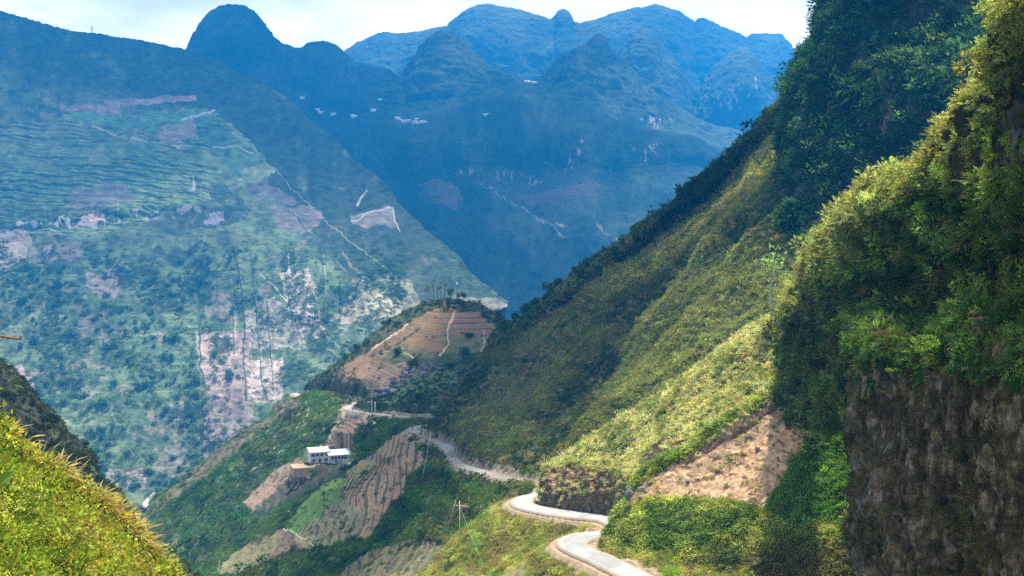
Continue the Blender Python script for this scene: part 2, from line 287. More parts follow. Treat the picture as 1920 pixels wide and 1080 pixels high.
c = mixc((.085,.13,.05), (.17,.21,.085), sstep(-.35,.35,n60)); c = mixc(c, (.045,.07,.03), sstep(.05,.3,n20)*.55); c = mixc(c, (.24,.18,.13), sstep(.28,.42,-n60+.4*n8)*.6)
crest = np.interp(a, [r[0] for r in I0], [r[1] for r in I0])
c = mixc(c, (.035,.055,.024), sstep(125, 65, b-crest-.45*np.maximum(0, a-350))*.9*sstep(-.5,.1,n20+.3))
TF = [(-140,255),(60,232),(150,205),(380,200),(470,250),(520,310),(420,360),(300,400),(230,430),(60,440),(-140,450)]
m = inpoly(wx, wy, TF); zl = o.P[..., 2]
c = mixc(c, mixc((.16,.24,.085), (.26,.3,.13), sstep(-.3,.4,n20)), m*.85)
lines = np.abs(((b+.045*a*np.cos(a/130.)+5*pxn(a,b,90,110))/7.2) % 1-.5); c = mixc(c, (.035,.065,.028), m*(lines < .19)*sstep(-.35,.0,pxn(a,b,40,111,st=(.35,1)))*.9)
def fld(poly, col, k=.9):
    global c
    c = mixc(c, col, inpoly(wx, wy, poly)*k)
fld([(110,192),(225,188),(222,206),(108,203)], (.34,.22,.19)); fld([(190,180),(225,173),(368,178),(372,186),(200,187)], (.36,.24,.2))
fld([(128,206),(330,203),(420,214),(310,240),(130,222)], (.13,.24,.1)); fld([(330,222),(362,216),(375,255),(300,258),(290,238)], (.34,.23,.18), .75)
fld([(360,214),(470,262),(500,280),(440,320),(380,262)], (.07,.15,.075), .7)
fld([(125,345),(235,330),(250,370),(130,392)], (.2,.16,.14), .7); fld([(-140,455),(50,430),(60,470),(10,520),(-140,520)], (.4,.29,.22), .8)
fld([(80,450),(150,455),(150,490),(90,490)], (.25,.18,.14), .7); fld([(160,505),(225,500),(235,545),(190,560),(165,540)], (.34,.25,.19), .8)
fld([(500,385),(590,380),(610,400),(580,430),(520,428)], (.24,.18,.15), .8); fld([(460,330),(540,345),(560,375),(480,372)], (.2,.16,.14), .6)
fld([(655,400),(740,392),(748,430),(690,432),(660,418)], (.26,.21,.17), .7)
fld([(370,618),(470,610),(475,735),(375,740)], (.36,.25,.2), .9); fld([(372,738),(470,736),(470,800),(440,860),(376,860)], (.24,.17,.14), .85)
fld([(468,660),(530,660),(526,742),(462,740)], (.5,.38,.3), .85); fld([(455,572),(520,560),(560,600),(570,650),(470,640)], (.42,.33,.25), .65)
fld([(520,512),(575,505),(610,600),(600,640),(560,620)], (.42,.32,.25), .75); fld([(640,560),(720,545),(770,590),(640,600)], (.4,.32,.22), .8)
fld([(-140,690),(40,690),(66,712),(60,755),(-140,760)], (.4,.28,.23), .85); fld([(200,865),(270,868),(268,905),(200,905)], (.28,.2,.17), .85)
fld([(660,520),(760,515),(790,560),(740,600),(650,590)], (.33,.3,.16), .5); fld([(620,610),(740,600),(700,690),(600,700)], (.14,.2,.11), .6)
fld([(935,560),(960,575),(950,640),(820,640),(860,560)], (.27,.21,.16), .7)
# dark bush patches and gullies
for poly, k in (([(300,480),(330,460),(360,470),(330,500)],.8),([(250,475),(300,455),(315,470),(260,490)],.8),([(80,490),(150,480),(155,510),(95,515)],.8),([(300,395),(450,380),(500,400),(440,420),(330,430)],.7),([(-140,400),(200,375),(260,400),(90,428),(-140,430)],.75),([(380,340),(420,330),(470,395),(430,400)],.7)):
    c = mixc(c, (.03,.048,.028), inpoly(wx, wy, poly)*k*sstep(-.35,.1,n8))
for q_, (ln, w_) in enumerate([([(440,470),(452,540),(458,610),(456,660),(460,740)],1.8),([(470,480),(478,560),(486,650),(488,700),(500,740)],1.3),([(330,560),(345,520),(352,490)],1.),([(430,520),(436,600),(438,660)],1.),([(530,470),(536,530),(548,590),(566,640)],1.),([(590,560),(598,610),(612,640)],1.2),([(605,470),(608,540),(606,600)],1.),([(500,560),(506,640),(512,720)],1.),([(640,470),(690,540),(735,600)],1.),([(540,390),(600,450),(660,520)],1.)]):
    g_ = 2.2*pxn(a, b, 12, 150+q_); c = mixc(c, (.035,.055,.03), (dline(a+g_, b, ln) < w_*(1+.8*n8))*.85); c = mixc(c, (.48,.38,.3), (np.abs(dline(a+g_-3, b, ln)-1) < .7)*.45*sstep(-.2,.2,n20))
c = mixc(c, (.04,.065,.03), (dline(wx, b, [(377,560),(376,640),(378,740),(376,860)]) < 2)*.9)
c = c*(.9+.42*n8+.5*pxn(a, b, 5, 119, 3, st=(.4, 1.6)))[..., None]
# scattered shrubs over the lower half
sh = sstep(.12,.3,pxn(a,b,6,120,3,st=(1,1.5)))*sstep(-.2,.2,pxn(a,b,50,121)); c = mixc(c, (.05,.085,.035), sh*.6*sstep(420, 500, b))
# pale rocks in the cliff band
rb = np.exp(-((b-np.interp(a, [0,150,200,300,400], [425,412,405,395,410]))/9)**2); c = mixc(c, (.5,.42,.38), rb*(pxn(a,b,7,130,3,st=(.6,1)) > .22)*(a < 420)*.9)
fld([(140,416),(165,402),(198,394),(190,410),(160,417)], (.5,.36,.31)); fld([(330,400),(350,385),(375,392),(360,402)], (.4,.32,.3), .8); fld([(352,352),(360,320),(364,350)], (.5,.4,.35), .8)
for ln, w_, col_ in (([(340,217),(370,213),(403,206)],1.6,(.6,.5,.46)),([(173,229),(215,245),(255,256),(300,258),(336,268)],1.4,(.5,.36,.28)),([(398,266),(415,267),(450,269),(475,272)],.9,(.55,.45,.4)),([(660,410),(690,400),(735,392)],1.2,(.5,.42,.36)),([(670,378),(680,362),(688,356)],1.6,(.45,.4,.35)),([(735,395),(748,440)],1.,(.5,.42,.36)),
        ([(515,300),(560,350),(620,420),(680,470),(750,530),(790,570)],.8,(.26,.27,.16)),([(480,500),(540,570),(610,620)],.8,(.5,.42,.34)),([(540,480),(545,530),(580,580),(606,622)],1.8,(.55,.42,.36)),([(0,275),(130,268),(260,235),(320,222)],1.,(.05,.08,.05)),([(600,520),(690,520),(745,515)],1.,(.05,.07,.05)),([(0,330),(60,322),(130,318)],1.,(.04,.07,.05)),([(610,604),(700,600),(735,592)],1.2,(.05,.07,.05))):
    c = mixc(c, col_, (dline(a+2*n8, b+2*n8, ln) < w_)*.9)
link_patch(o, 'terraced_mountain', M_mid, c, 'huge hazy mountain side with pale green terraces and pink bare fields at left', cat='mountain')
o_I = o
# ---------------------------------------------------------------- near terrain
def wob(a, b, A=4, sc=9, s=200): return a+A*pxn(a,b,sc,s), b+A*pxn(a,b,sc,s+7)
# E: the long slope falling from the leafy cliff to the road
E0 = [(925,640,612),(1000,590,580),(1100,520,545),(1200,440,510),(1310,342,480),(1400,262,455),(1510,170,430),(1650,60,420)]
E05 = [(898,670,612),(978,630,588),(1080,564,556),(1196,476,522),(1306,388,492),(1396,310,468),(1506,215,440),(1652,130,425)]
E1 = [(872,698,594),(955,668,566),(1055,604,528),(1185,512,490),(1298,432,458),(1388,355,432),(1500,262,405),(1650,200,395)]
E2 = [(828,752,574),(885,756,530),(962,756,470),(1090,716,425),(1210,645,392),(1320,560,372),(1450,450,352),(1650,380,340)]
E3 = [(784,806,549),(812,828,500),(860,873,412),(1008,910,322),(1130,850,305),(1260,780,300),(1420,660,300),(1650,560,290)]
E4 = [(760,860,540),(790,900,490),(840,960,400),(985,1000,312),(1130,930,296),(1260,860,291),(1420,740,290),(1650,640,280)]
def ribs(a, b): return pxn(a*.66+b*.75, (b*.66-a*.75)*.16, 30, 315, 4)
def Edisp(P, a, b):
    d = fbm(P, 46, 4, 301)*3.5 + ribs(a, b)*7. + fbm(P, 9, 4, 305, ridge=True)*1.5
    z = P[..., 2]/2.2; t = (np.floor(z)+sstep(.5,1,z-np.floor(z)))*2.2-P[..., 2]
    return d*.8, t*.5*inpoly(a, b, [(870,790),(880,720),(960,640),(1080,640),(1000,760),(900,800)])
oE = patch([back(E0, (20, 70, -60)), back(E0, (4, 16, -5)), E0, E05, E1, E2, E3, E4], 760, 580, Edisp, road=2.2)
a, b = oE.px, oE.py; n = pxn(a,b,30,310,4); nf = pxn(a,b,7,311,3)
c = mixc(G_DARK, (.075,.085,.03), sstep(-.3,.5,n)); c = mixc(c, (.13,.105,.05), sstep(.0,.5,-n+.5*nf)*.5)
c = mixc(c, (.085,.075,.035), inpoly(*wob(a,b), [(870,790),(880,720),(960,640),(1090,630),(1010,770),(900,800)])*.7)
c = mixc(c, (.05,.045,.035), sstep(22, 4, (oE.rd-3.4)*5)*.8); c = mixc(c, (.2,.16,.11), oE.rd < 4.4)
link_patch(oE, 'main_slope', M_near, c, 'long shrubby dark slope running diagonally from the leafy cliff down to the winding road', cat='slope')

# F: terraced knoll
F0 = [(563,740,846),(600,712,848),(640,682,852),(680,652,856),(725,614,862),(765,590,866),(800,576,870),(850,571,870),(895,577,866),(935,600,850),(1000,655,815)]
F1 = [(563,744,838),(640,712,824),(735,664,820),(812,630,824),(880,628,822),(945,648,806),(1010,700,770)]
F2 = [(566,746,832),(650,738,796),(745,708,778),(812,690,776),(880,680,776),(950,700,765),(1020,740,740)]
F3 = [(575,750,824),(655,757,775),(735,752,738),(800,744,728),(870,730,728),(950,755,710),(1020,780,690)]
F4 = [(590,752,816),(655,768,755),(720,778,692),(800,786,645),(880,790,640),(950,800,630),(1020,820,600)]
F5 = [(590,800,806),(655,820,745),(720,830,682),(800,830,640),(880,840,630),(950,850,620),(1020,860,590)]
def Fdisp(P, a, b):
    d = fbm(P, 40, 4, 401)*2.5 + fbm(P, 8, 4, 405, ridge=True)*1.4*(1-.75*inpoly(a,b,[(640,690),(740,610),(800,578),(890,580),(950,625),(900,665),(810,680),(760,700),(690,720)]))
    h = 2.5; z = P[..., 2]/h; t = (np.floor(z)+sstep(.35,1,z-np.floor(z)))*h-P[..., 2]
    return d, t*.75*inpoly(a, b, [(680,720),(700,660),(745,620),(800,580),(890,580),(945,620),(960,650),(870,672),(760,700),(700,735)])
oF = patch([back(F0, (-10, 90, -70)), back(F0, (-2, 18, -5)), F0, F1, F2, F3, F4, F5], 620, 460, Fdisp, road=2.0, zstep=.1, smooth_u=9)
a, b = oF.px, oF.py; wx, wy = wob(a, b, 4, 10, 410); n = pxn(a,b,22,411,4)
c = mixc((.04,.06,.025), (.095,.085,.045), sstep(-.3,.5,n))
RED = (.21,.125,.06)
ty = oF.base[..., 2]/2.5; fr = ty-np.floor(ty)
fields = [([(640,690),(700,655),(755,612),(800,580),(812,582),(780,628),(720,668),(690,715),(650,720)], (.2,.12,.07)),
          ([(752,618),(800,580),(845,576),(838,620),(830,664),(790,668),(745,650)], RED), ([(845,578),(895,582),(945,625),(900,640),(838,625)], (.24,.135,.075)),
          ([(838,625),(945,630),(930,655),(880,665),(832,664)], (.13,.12,.05)), ([(745,640),(800,655),(815,675),(765,672),(735,655)], (.12,.12,.05)),
          ([(690,690),(760,680),(775,700),(720,735),(680,725)], (.2,.13,.09)), ([(700,740),(790,700),(860,690),(860,715),(780,745),(700,765)], (.09,.14,.045))]
for poly, col_ in fields:
    m = inpoly(wx, wy, poly); c = mixc(c, col_, m*.9)
fm = inpoly(a, b, [(680,725),(700,660),(745,620),(800,580),(890,580),(948,622),(960,650),(870,672),(760,700),(700,740)])
c = mixc(c, (.05,.06,.03), fm*(fr < .42)*sstep(-.6,-.1,pxn(a,b,26,420,3,st=(.4,1)))*.85)
for ln, w_ in (([(852,580),(845,600),(838,618),(842,640),(835,655),(825,668)],1.5),([(905,620),(909,640),(903,660)],1.1),([(700,655),(720,640),(765,605)],1.2),([(745,648),(775,672)],1.)):
    c = mixc(c, (.45,.31,.2), dline(wx, wy, ln) < w_)
c = mixc(c, (.045,.045,.03), (dline(wx, wy, [(695,668),(750,640),(790,610)]) < 2.2)*.9)
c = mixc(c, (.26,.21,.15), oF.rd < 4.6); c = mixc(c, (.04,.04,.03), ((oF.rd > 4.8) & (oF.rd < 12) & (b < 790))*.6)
link_patch(oF, 'terraced_knoll', M_near, c, 'reddish terraced hill top behind the road bend with slender trees on its crown', cat='hill')

# G: valley side below the road
G = [[(560,742,842),(480,803,834),(400,860,826),(330,915,818),(262,958,810),(200,1010,800)],
     [(645,768,742),(570,825,734),(490,885,726),(410,945,716),(340,1000,706),(270,1060,695)],
     [(712,782,690),(650,845,682),(570,905,672),(490,965,660),(410,1030,648),(330,1100,635)],
     [(760,806,590),(700,866,580),(628,925,568),(552,990,555),(475,1055,545),(385,1130,530)],
     [(786,818,535),(730,872,524),(655,940,510),(580,1005,497),(500,1070,485),(410,1150,470)],
     [(836,850,465),(776,915,455),(705,980,446),(632,1042,438),(560,1105,428),(470,1185,415)],
     [(880,890,398),(820,950,388),(752,1010,378),(684,1066,368),(612,1125,358),(520,1200,345)],
     [(960,908,338),(900,960,330),(838,1015,322),(775,1072,314),(705,1135,304),(620,1210,292)],
     [(1012,925,290),(950,972,282),(890,1022,275),(832,1075,268),(770,1135,260),(690,1210,250)],
     [(972,950,265),(920,998,259),(872,1045,253),(822,1095,247),(765,1155,240),(690,1230,230)],
     [(1135,978,240),(1050,1004,235),(975,1040,230),(905,1088,224),(840,1150,217),(760,1240,208)],
     [(1052,1018,213),(1005,1052,209),(955,1095,205),(900,1145,200),(840,1205,195),(760,1290,188)],
     [(1160,1080,197),(1095,1115,193),(1035,1160,189),(975,1215,184),(900,1280,178),(820,1370,170)],
     [(1300,1150,182),(1230,1190,177),(1150,1250,172),(1080,1310,167),(1000,1380,160),(900,1470,152)]]
Gt = [list(r) for r in zip(*G)]       # rows run along the road, columns are the fall lines
Gt = [[(back([r[0]], (-30, 110, -60))[0])]+r for r in Gt]
g0 = [(p+ (0), q-6, d) for p, q, d in Gt[0]]
bank = []
for (px, py, Y) in Gt[0]:
    x_, y_, z_ = W(px, py, Y); x_ += 14; y_ += 6; z_ += 1; bank.append((960+FPX*x_/y_, HZ-FPX*z_/y_, y_))
Gt = [bank]+Gt
def Gdisp(P, a, b):
    flat = inpoly(a, b, [(640,1000),(600,930),(660,850),(740,810),(830,830),(790,880),(720,960),(690,1010)]) | inpoly(a,b,[(560,830),(660,830),(660,880),(540,890)])
    d = fbm(P, 60, 4, 501)*4.0 + fbm(P, 10, 4, 505, ridge=True)*1.5*(1-.8*flat) + fbm(P, 3, 3, 509)*.35
    h = 2.4; z = (P[..., 2]+2.5*pxn(a,b,60,512)+(b-900)*.0)/h; t = (np.floor(z)+sstep(.4,1,z-np.floor(z)))*h-z*h
    tm = inpoly(a, b, [(640,1000),(600,930),(640,900),(650,870),(740,805),(835,828),(850,850),(790,880),(720,960),(690,1010)])*1.
    tm = np.maximum(tm, inpoly(a, b, [(650,1080),(720,1040),(800,1015),(850,1020),(810,1080),(700,1180),(600,1180)])*.8)
    tm = np.maximum(tm, inpoly(a, b, [(480,955),(520,900),(560,870),(640,870),(560,920),(500,960)])*.9)
    tm = np.maximum(tm, inpoly(a, b, [(610,835),(650,790),(700,790),(650,840)])*.9)
    return d*sstep(730,770,b+np.maximum(0,600-a)*.2)*(1-.5*(tm > 0)), t*tm*.6
_pc = Wn([[613,866,683],[566,880,690]]); oG = patch(Gt, 1250, 700, Gdisp, road=1.6, zstep=.2, pad=[(_pc[0][0], _pc[0][1]+1, _pc[0][2]-.3, 11, 17), (_pc[1][0], _pc[1][1], _pc[1][2]-.8, 5, 8)])
a, b = oG.px, oG.py; wx, wy = wob(a, b, 6, 12, 520); n = pxn(a,b,26,521,4); nf = pxn(a,b,6,522,3)
diag = pxn(a+b*.2, (b+a*.8)*3.2, 60, 523, 4)
c = mixc((.035,.06,.025), (.085,.115,.04), sstep(-.3,.5,n)); c = mixc(c, (.12,.1,.055), sstep(.1,.5,diag)*.6)
def fl(poly, col_, k=.9):
    global c
    c = mixc(c, col_, inpoly(wx, wy, poly)*k)
TAN = (.30,.19,.105)
fl([(540,748),(330,910),(256,960),(300,960),(400,890),(500,810),(570,752)], (.14,.095,.065), .8)   # bare brown rim
fl([(330,1010),(480,860),(560,800),(620,790),(560,870),(470,960),(430,1000)], (.03,.055,.024), .7)
fl([(470,960),(455,940),(520,880),(560,860),(575,875),(640,878),(560,925),(500,955)], (.22,.15,.1), .9)
fl([(575,872),(645,878),(660,900),(560,930),(510,960),(480,985),(470,965),(520,915)], (.024,.042,.024), .85)
fl([(610,836),(625,812),(660,795),(700,790),(660,830),(640,845)], (.3,.19,.125)); fl([(640,775),(700,778),(700,792),(650,800),(625,800)], (.17,.14,.11))
fl([(705,788),(780,795),(745,835),(700,855),(660,870),(650,855),(690,820)], (.05,.1,.03))
T1 = [(640,905),(650,880),(700,845),(740,812),(775,808),(850,832),(815,860),(790,890),(760,920),(725,955),(690,1005),(668,1000),(680,960),(640,935)]
fl(T1, TAN, .95)
fl([(530,995),(590,925),(640,900),(650,940),(600,970),(560,1000)], (.10,.17,.035)); fl([(545,1010),(600,965),(640,935),(690,955),(670,1000),(620,1020),(560,1030)], (.2,.18,.09))
fl([(580,925),(640,895),(720,850),(700,880),(640,912)], (.2,.26,.05), .6)
fl([(400,1080),(450,1030),(530,990),(565,1020),(540,1040),(470,1080)], (.17,.11,.075)); fl([(520,1000),(545,1000),(500,1050),(440,1080),(380,1080),(430,1040)], (.2,.2,.07), .5)
fl([(470,1080),(560,1040),(640,1020),(700,1030),(650,1080)], (.05,.09,.02), .8)
T2 = [(640,1080),(680,1045),(740,1022),(800,1015),(850,1020),(820,1060),(790,1080),(700,1180),(560,1180)]
fl(T2, (.17,.15,.065), .9)
fl([(925,1080),(950,1060),(985,1045),(975,1080),(960,1120),(900,1120)], (.45,.3,.18))
# fg sunny ground
fl([(790,1080),(850,1010),(930,955),(1040,965),(1140,975),(1060,1010),(1160,1080),(1200,1200),(700,1200)], (.13,.13,.04), .75)
# contour furrows between terrace steps
zz = (oG.base[..., 2]+2.5*pxn(a,b,60,512))/2.4; fr = zz-np.floor(zz)
tm = inpoly(a, b, T1) | inpoly(a, b, T2) | inpoly(a, b, [(480,955),(520,900),(560,870),(640,870),(560,920),(500,960)]) | inpoly(a, b, [(610,836),(625,812),(660,795),(700,790),(660,830),(640,845)]) | inpoly(a,b,[(545,1010),(600,965),(640,935),(690,955),(670,1000),(620,1020),(560,1030)])
c = mixc(c, (.065,.06,.035), tm*(fr < .36)*sstep(-.5,-.1,pxn(a,b,18,530,3))*.9)
fr2 = np.abs(((a*.75-b*.66+8*pxn(a,b,60,531))/5.5) % 1-.5); c = mixc(c, (.12,.08,.05), tm*(fr2 < .12)*.35)
for ln, w_, col_ in (([(648,772),(640,790),(625,815),(600,842),(595,850)],2,(.42,.3,.2)),([(703,785),(702,792),(708,798),(698,806),(700,812)],1.4,(.5,.36,.26)),([(700,812),(685,825),(680,828),(660,838)],1,(.36,.3,.18)),([(657,840),(664,852),(660,858),(652,866)],1.6,(.5,.36,.25)),([(660,857),(680,860)],1.2,(.45,.33,.22)),
        ([(578,752),(560,775),(548,785)],1.6,(.4,.29,.2)),([(580,755),(574,775),(568,786)],.8,(.35,.3,.2)),([(625,800),(580,815),(550,830),(500,870),(440,920),(370,965)],1.2,(.3,.25,.17)),([(560,800),(520,840),(480,865)],1.6,(.3,.22,.16)),([(535,990),(560,1005),(600,1030)],1,(.45,.38,.22)),([(535,998),(530,985),(545,960)],1.2,(.42,.36,.22)),([(600,880),(575,900),(550,915)],1.2,(.35,.27,.18)),([(292,932),(275,952),(258,980)],0.1,(.5,.4,.3))):
    c = mixc(c, col_, dline(wx, b, ln) < w_)
c = mixc(c, (.27,.2,.12), (oG.rd < 3.8+.8*nf)*1.); c = mixc(c, (.3,.22,.13), (oG.rd < 4.6+1.8*nf)*(oG.base[..., 1] < 240)*.8)
link_patch(oG, 'lower_slope', M_near, c, 'patchwork of green scrub and brown terraces falling below the winding road', cat='slope')

# S: sunny spur above the near road with its rock cut
S0 = [(1640,415,240),(1490,560,241),(1400,625,244),(1290,705,251),(1185,782,262),(1092,838,276),(1030,872,287)]
S1 = [(1640,520,233),(1482,650,231),(1385,728,232),(1272,800,236),(1184,850,250),(1102,864,267),(1034,880,279)]
S2 = [(1640,600,225),(1475,742,219),(1332,838,218),(1232,912,221),(1170,900,245),(1098,884,261),(1020,892,273)]
S3 = [(1640,700,224),(1462,800,222),(1322,900,222),(1216,950,227),(1162,966,240),(1090,958,252.5),(1006,944,266.5)]
S4 = [(1640,800,232),(1462,880,230),(1330,980,230),(1230,1020,234),(1170,1030,238),(1095,1020,250),(1000,1000,265)]
def Sdisp(P, a, b):
    oc = inpoly(a, b, [(1000,880),(1160,868),(1180,975),(1000,975)])
    v = fbm(P*[1,1,.6], 3.2, 5, 601, ridge=True)
    return fbm(P, 18, 4, 604)*1.3 + fbm(P, 3.5, 4, 607, ridge=True)*.45 + oc*v*1.9+oc*fbm(P, 1.1, 3, 611, ridge=True)*.35
oS = patch([back(S0, (16, 40, -34)), back(S0, (3, 7, -3)), S0, S1, S2, S3, S4], 720, 420, Sdisp, road=10., rr=5, zstep=.12)
a, b = oS.px, oS.py; wx, wy = wob(a, b, 7, 14, 620); n = pxn(a,b,26,621,4); nf = pxn(a,b,6,622,4)
c = mixc((.09,.11,.035), (.2,.18,.075), sstep(-.35,.35,n))
c = mixc(c, mixc((.2,.12,.075), (.58,.35,.19), sstep(-.15,.3,nf)), inpoly(wx, wy, [(1004,960),(1012,905),(1040,885),(1100,880),(1152,884),(1170,975),(1000,975)]))
c = mixc(c, (.24,.14,.1), inpoly(wx, wy, [(1215,850),(1250,822),(1300,818),(1290,850),(1240,880),(1200,885)])*.9)
scree = inpoly(wx, wy, [(1160,950),(1200,905),(1330,832),(1478,735),(1530,780),(1490,880),(1440,975),(1300,960),(1200,960)])
c = mixc(c, SOIL_L, scree*.95)
c = mixc(c, (.3,.22,.14), oS.rd < 5)
oS.rd = np.where(oS.px > 1165, 99., oS.rd+1.); link_patch(oS, 'sunny_spur', M_cut, c, 'sunny pale scrub spur ending in a brown rock cut at the road', cat='slope')

# H: scree and leafy bank above the nearest road bend
H0 = [(1150,905,236),(1205,880,226),(1320,812,208),(1462,712,192),(1560,600,186),(1680,500,165)]
H1 = [(1140,950,228),(1205,926,217),(1335,856,200),(1478,762,182),(1570,690,176),(1690,620,150)]
H2 = [(1128,985,219),(1215,978,208),(1350,940,193),(1485,860,176),(1580,790,166),(1700,760,140)]
H3 = [(1126,1015,212),(1220,1030,203),(1358,1020,188),(1490,980,171),(1590,930,158),(1700,930,134)]
H4 = [(1122,1035,207),(1236,1074,197),(1372,1106,183),(1500,1110,167),(1600,1100,152),(1700,1110,130)]
H5 = [(1130,1080,202),(1250,1130,192),(1385,1170,178),(1510,1180,163),(1610,1190,148),(1700,1200,127)]
def hpl(r): return [(p, q, 193.8/(.6*(p-960)/FPX+.6-(300-q)/FPX)) for p, q, d in r]
H0, H1, H2, H3, H4, H5 = map(hpl, (H0, H1, H2, H3, H4, H5))
def Hdisp(P, a, b): 
    sc = inpoly(a, b, [(1160,950),(1330,835),(1478,740),(1540,780),(1490,880),(1440,965),(1300,950)])
    return (fbm(P, 12, 4, 701)*1.1 + fbm(P, 2.5, 4, 705, ridge=True)*.4)*(1-.5*sc)+ sc*np.maximum(0, fbm(P*[1,1,2.], 1.6, 3, 709)-.12)*.5
oH = patch([H0, H1, H2, H3, H4, H5], 640, 420, Hdisp, road=3., rr=5.5, zstep=.16)
a, b = oH.px, oH.py; wx, wy = wob(a, b, 9, 14, 720); n = pxn(a,b,26,721,4); nf = pxn(a,b,5,722,4)
SC = [(1155,952),(1200,905),(1330,825),(1475,735),(1545,775),(1500,850),(1462,920),(1440,968),(1360,950),(1300,945),(1245,935)]
c = mixc((.05,.07,.022), (.12,.12,.04), sstep(-.35,.35,n)); c = mixc(c, (.12,.075,.045), sstep(980, 1090, b-.3*(1380-a))*.7)
c = mixc(c, mixc((.35,.205,.105), (.53,.335,.19), sstep(-.4,.4,nf)), inpoly(wx, wy, SC))
c = mixc(c, (.1,.07,.05), inpoly(wx, wy, SC)*(pxn(a, b, 7, 730, 3, st=(.7,1.)) > .3)*.85)
painted_shadow = inpoly(wx, wy, [(1330,850),(1480,750),(1510,775),(1400,830),(1300,900),(1230,930)]); c = mixc(c, (.24,.17,.1), painted_shadow*.5)  # crag's cast shadow band painted into the scree colour
c = mixc(c, (.40,.27,.15), (oH.rd < 5.0+1.5*nf))
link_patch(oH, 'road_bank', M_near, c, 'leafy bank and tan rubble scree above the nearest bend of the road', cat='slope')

# B: dark ridge at the left
B0 = [(-160,590,330),(-60,665,326),(0,712,322),(30,732,320),(62,765,318),(90,790,316),(112,815,314),(140,848,312),(166,884,310),(172,905,308),(190,932,306),(232,985,302),(285,1040,296),(330,1085,290),(400,1150,282)]
B1 = [(-160,690,312),(0,812,304),(80,900,298),(130,980,292),(220,1060,285),(340,1180,270)]
B2 = [(-160,820,292),(0,940,284),(80,1020,278),(160,1110,270),(320,1260,255)]
B3 = [(-160,1000,272),(0,1120,265),(150,1250,255),(300,1400,240)]
oB = patch([back(B0, (-30, 60, -70)), back(B0, (-4, 12, -8)), B0, B1, B2, B3], 420, 300, lambda P, a, b: fbm(P, 20, 5, 801, ridge=True)*3+fbm(P, 4, 4, 805, ridge=True)*1.2, smooth_u=5)
a, b = oB.px, oB.py; n = pxn(a,b,16,811,4)
c = mixc((.03,.032,.02), (.05,.065,.03), sstep(-.3,.4,n)); c = mixc(c, (.075,.1,.04), sstep(900,960,b)*sstep(150,190,a)*.8)
link_patch(oB, 'dark_ridge', M_near, c, 'dark scrubby ridge dropping to the ravine behind the bright foreground bush', cat='ridge')

# D: tall leafy cliff
Dr = [[(1665,-420,500),(1680,-420,430),(1760,-430,420),(1860,-440,415),(2050,-440,410)],
      [(1655,-260,470),(1655,-255,396),(1760,-280,388),(1860,-300,382),(2050,-300,376)],
      [(1600,-40,458),(1578,-20,388),(1680,-10,374),(1800,-10,364),(2050,-20,352)],
      [(1575,90,448),(1540,90,381),(1670,90,366),(1795,85,355),(2050,80,344)],
      [(1560,160,440),(1512,160,375),(1650,165,358),(1790,160,345),(2050,150,336)],
      [(1540,265,430),(1494,250,368),(1625,270,351),(1770,262,338),(2050,260,326)],
      [(1540,400,420),(1497,362,361),(1612,388,345),(1762,372,330),(2050,350,316)],
      [(1540,530,410),(1505,500,345),(1612,520,328),(1762,520,312),(2050,520,300)]]
oD = patch(Dr, 420, 560, lambda P, a, b: fbm(P*[1,1,.6], 26, 5, 901, ridge=True)*4.5+fbm(P*[1,1,.5], 6, 4, 905, ridge=True)*1.6)
a, b = oD.px, oD.py; n = pxn(a,b,26,911,4)
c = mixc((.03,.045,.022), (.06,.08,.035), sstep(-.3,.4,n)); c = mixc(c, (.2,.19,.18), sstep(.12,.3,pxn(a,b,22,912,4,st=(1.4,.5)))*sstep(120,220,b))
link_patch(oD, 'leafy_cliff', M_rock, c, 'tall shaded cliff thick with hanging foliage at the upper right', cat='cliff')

def extend(row):
    x_, y_, z_ = W(*row[-1]); out = list(row)
    for dx, dy in ((.8, 17), (1.2, 34), (1.5, 52)):
        yy = max(y_-dy, 4+.1*dy); out.append((960+FPX*(x_+dx)/yy, HZ-FPX*z_/yy, yy))
    return out
# C: near vegetated crag and the rock wall under it
Cs = [(1990,-160,58),(1940,-60,62),(1893,60,74),(1850,190,88),(1752,312,106),(1596,400,150),(1552,455,172),(1494,550,198),(1482,640,206),(1478,735,212),(1484,800,213)]
cols = []
for (px, py, Y) in Cs:
    f = np.array([0, .12, .35, .65, 1.]); xr = 2080
    row = [(px+30 if px < 1800 else px+20, py+18, Y*1.18), (px, py, Y)]
    Yr = 54+.0*py
    for t_ in f[1:]:
        row.append((px+(xr-px)*t_, py+ (30*t_), Y+(Yr-Y)*(t_**.72)))
    cols.append(row)
cols.insert(0, [(p+60, q-200, d*1.1) for p, q, d in cols[0]]); cols = [extend(r_) for r_ in cols]
oC = patch(cols, 700, 640, lambda P, a, b: fbm(P*[1,1,.8], 8, 4, 1001)*1.7+fbm(P*[1,1,.6], 4.5, 4, 1005, ridge=True)*1.35*np.minimum(1, P[..., 1]/90))
a, b = oC.px, oC.py; n = pxn(a,b,26,1011,4)
c = mixc((.035,.045,.02), (.085,.085,.035), sstep(-.3,.4,n)); c = mixc(c, (.19,.17,.155), sstep(.1,.25,pxn(a,b,20,1012,4,st=(1.6,.5)))*sstep(60,200,b)*inpoly(a, b, [(1780,200),(1990,100),(1990,340),(1800,330)]))
link_patch(oC, 'overgrown_crag', M_rock, c, 'near crag covered with sunlit shrubs climbing to the upper right corner', cat='crag')

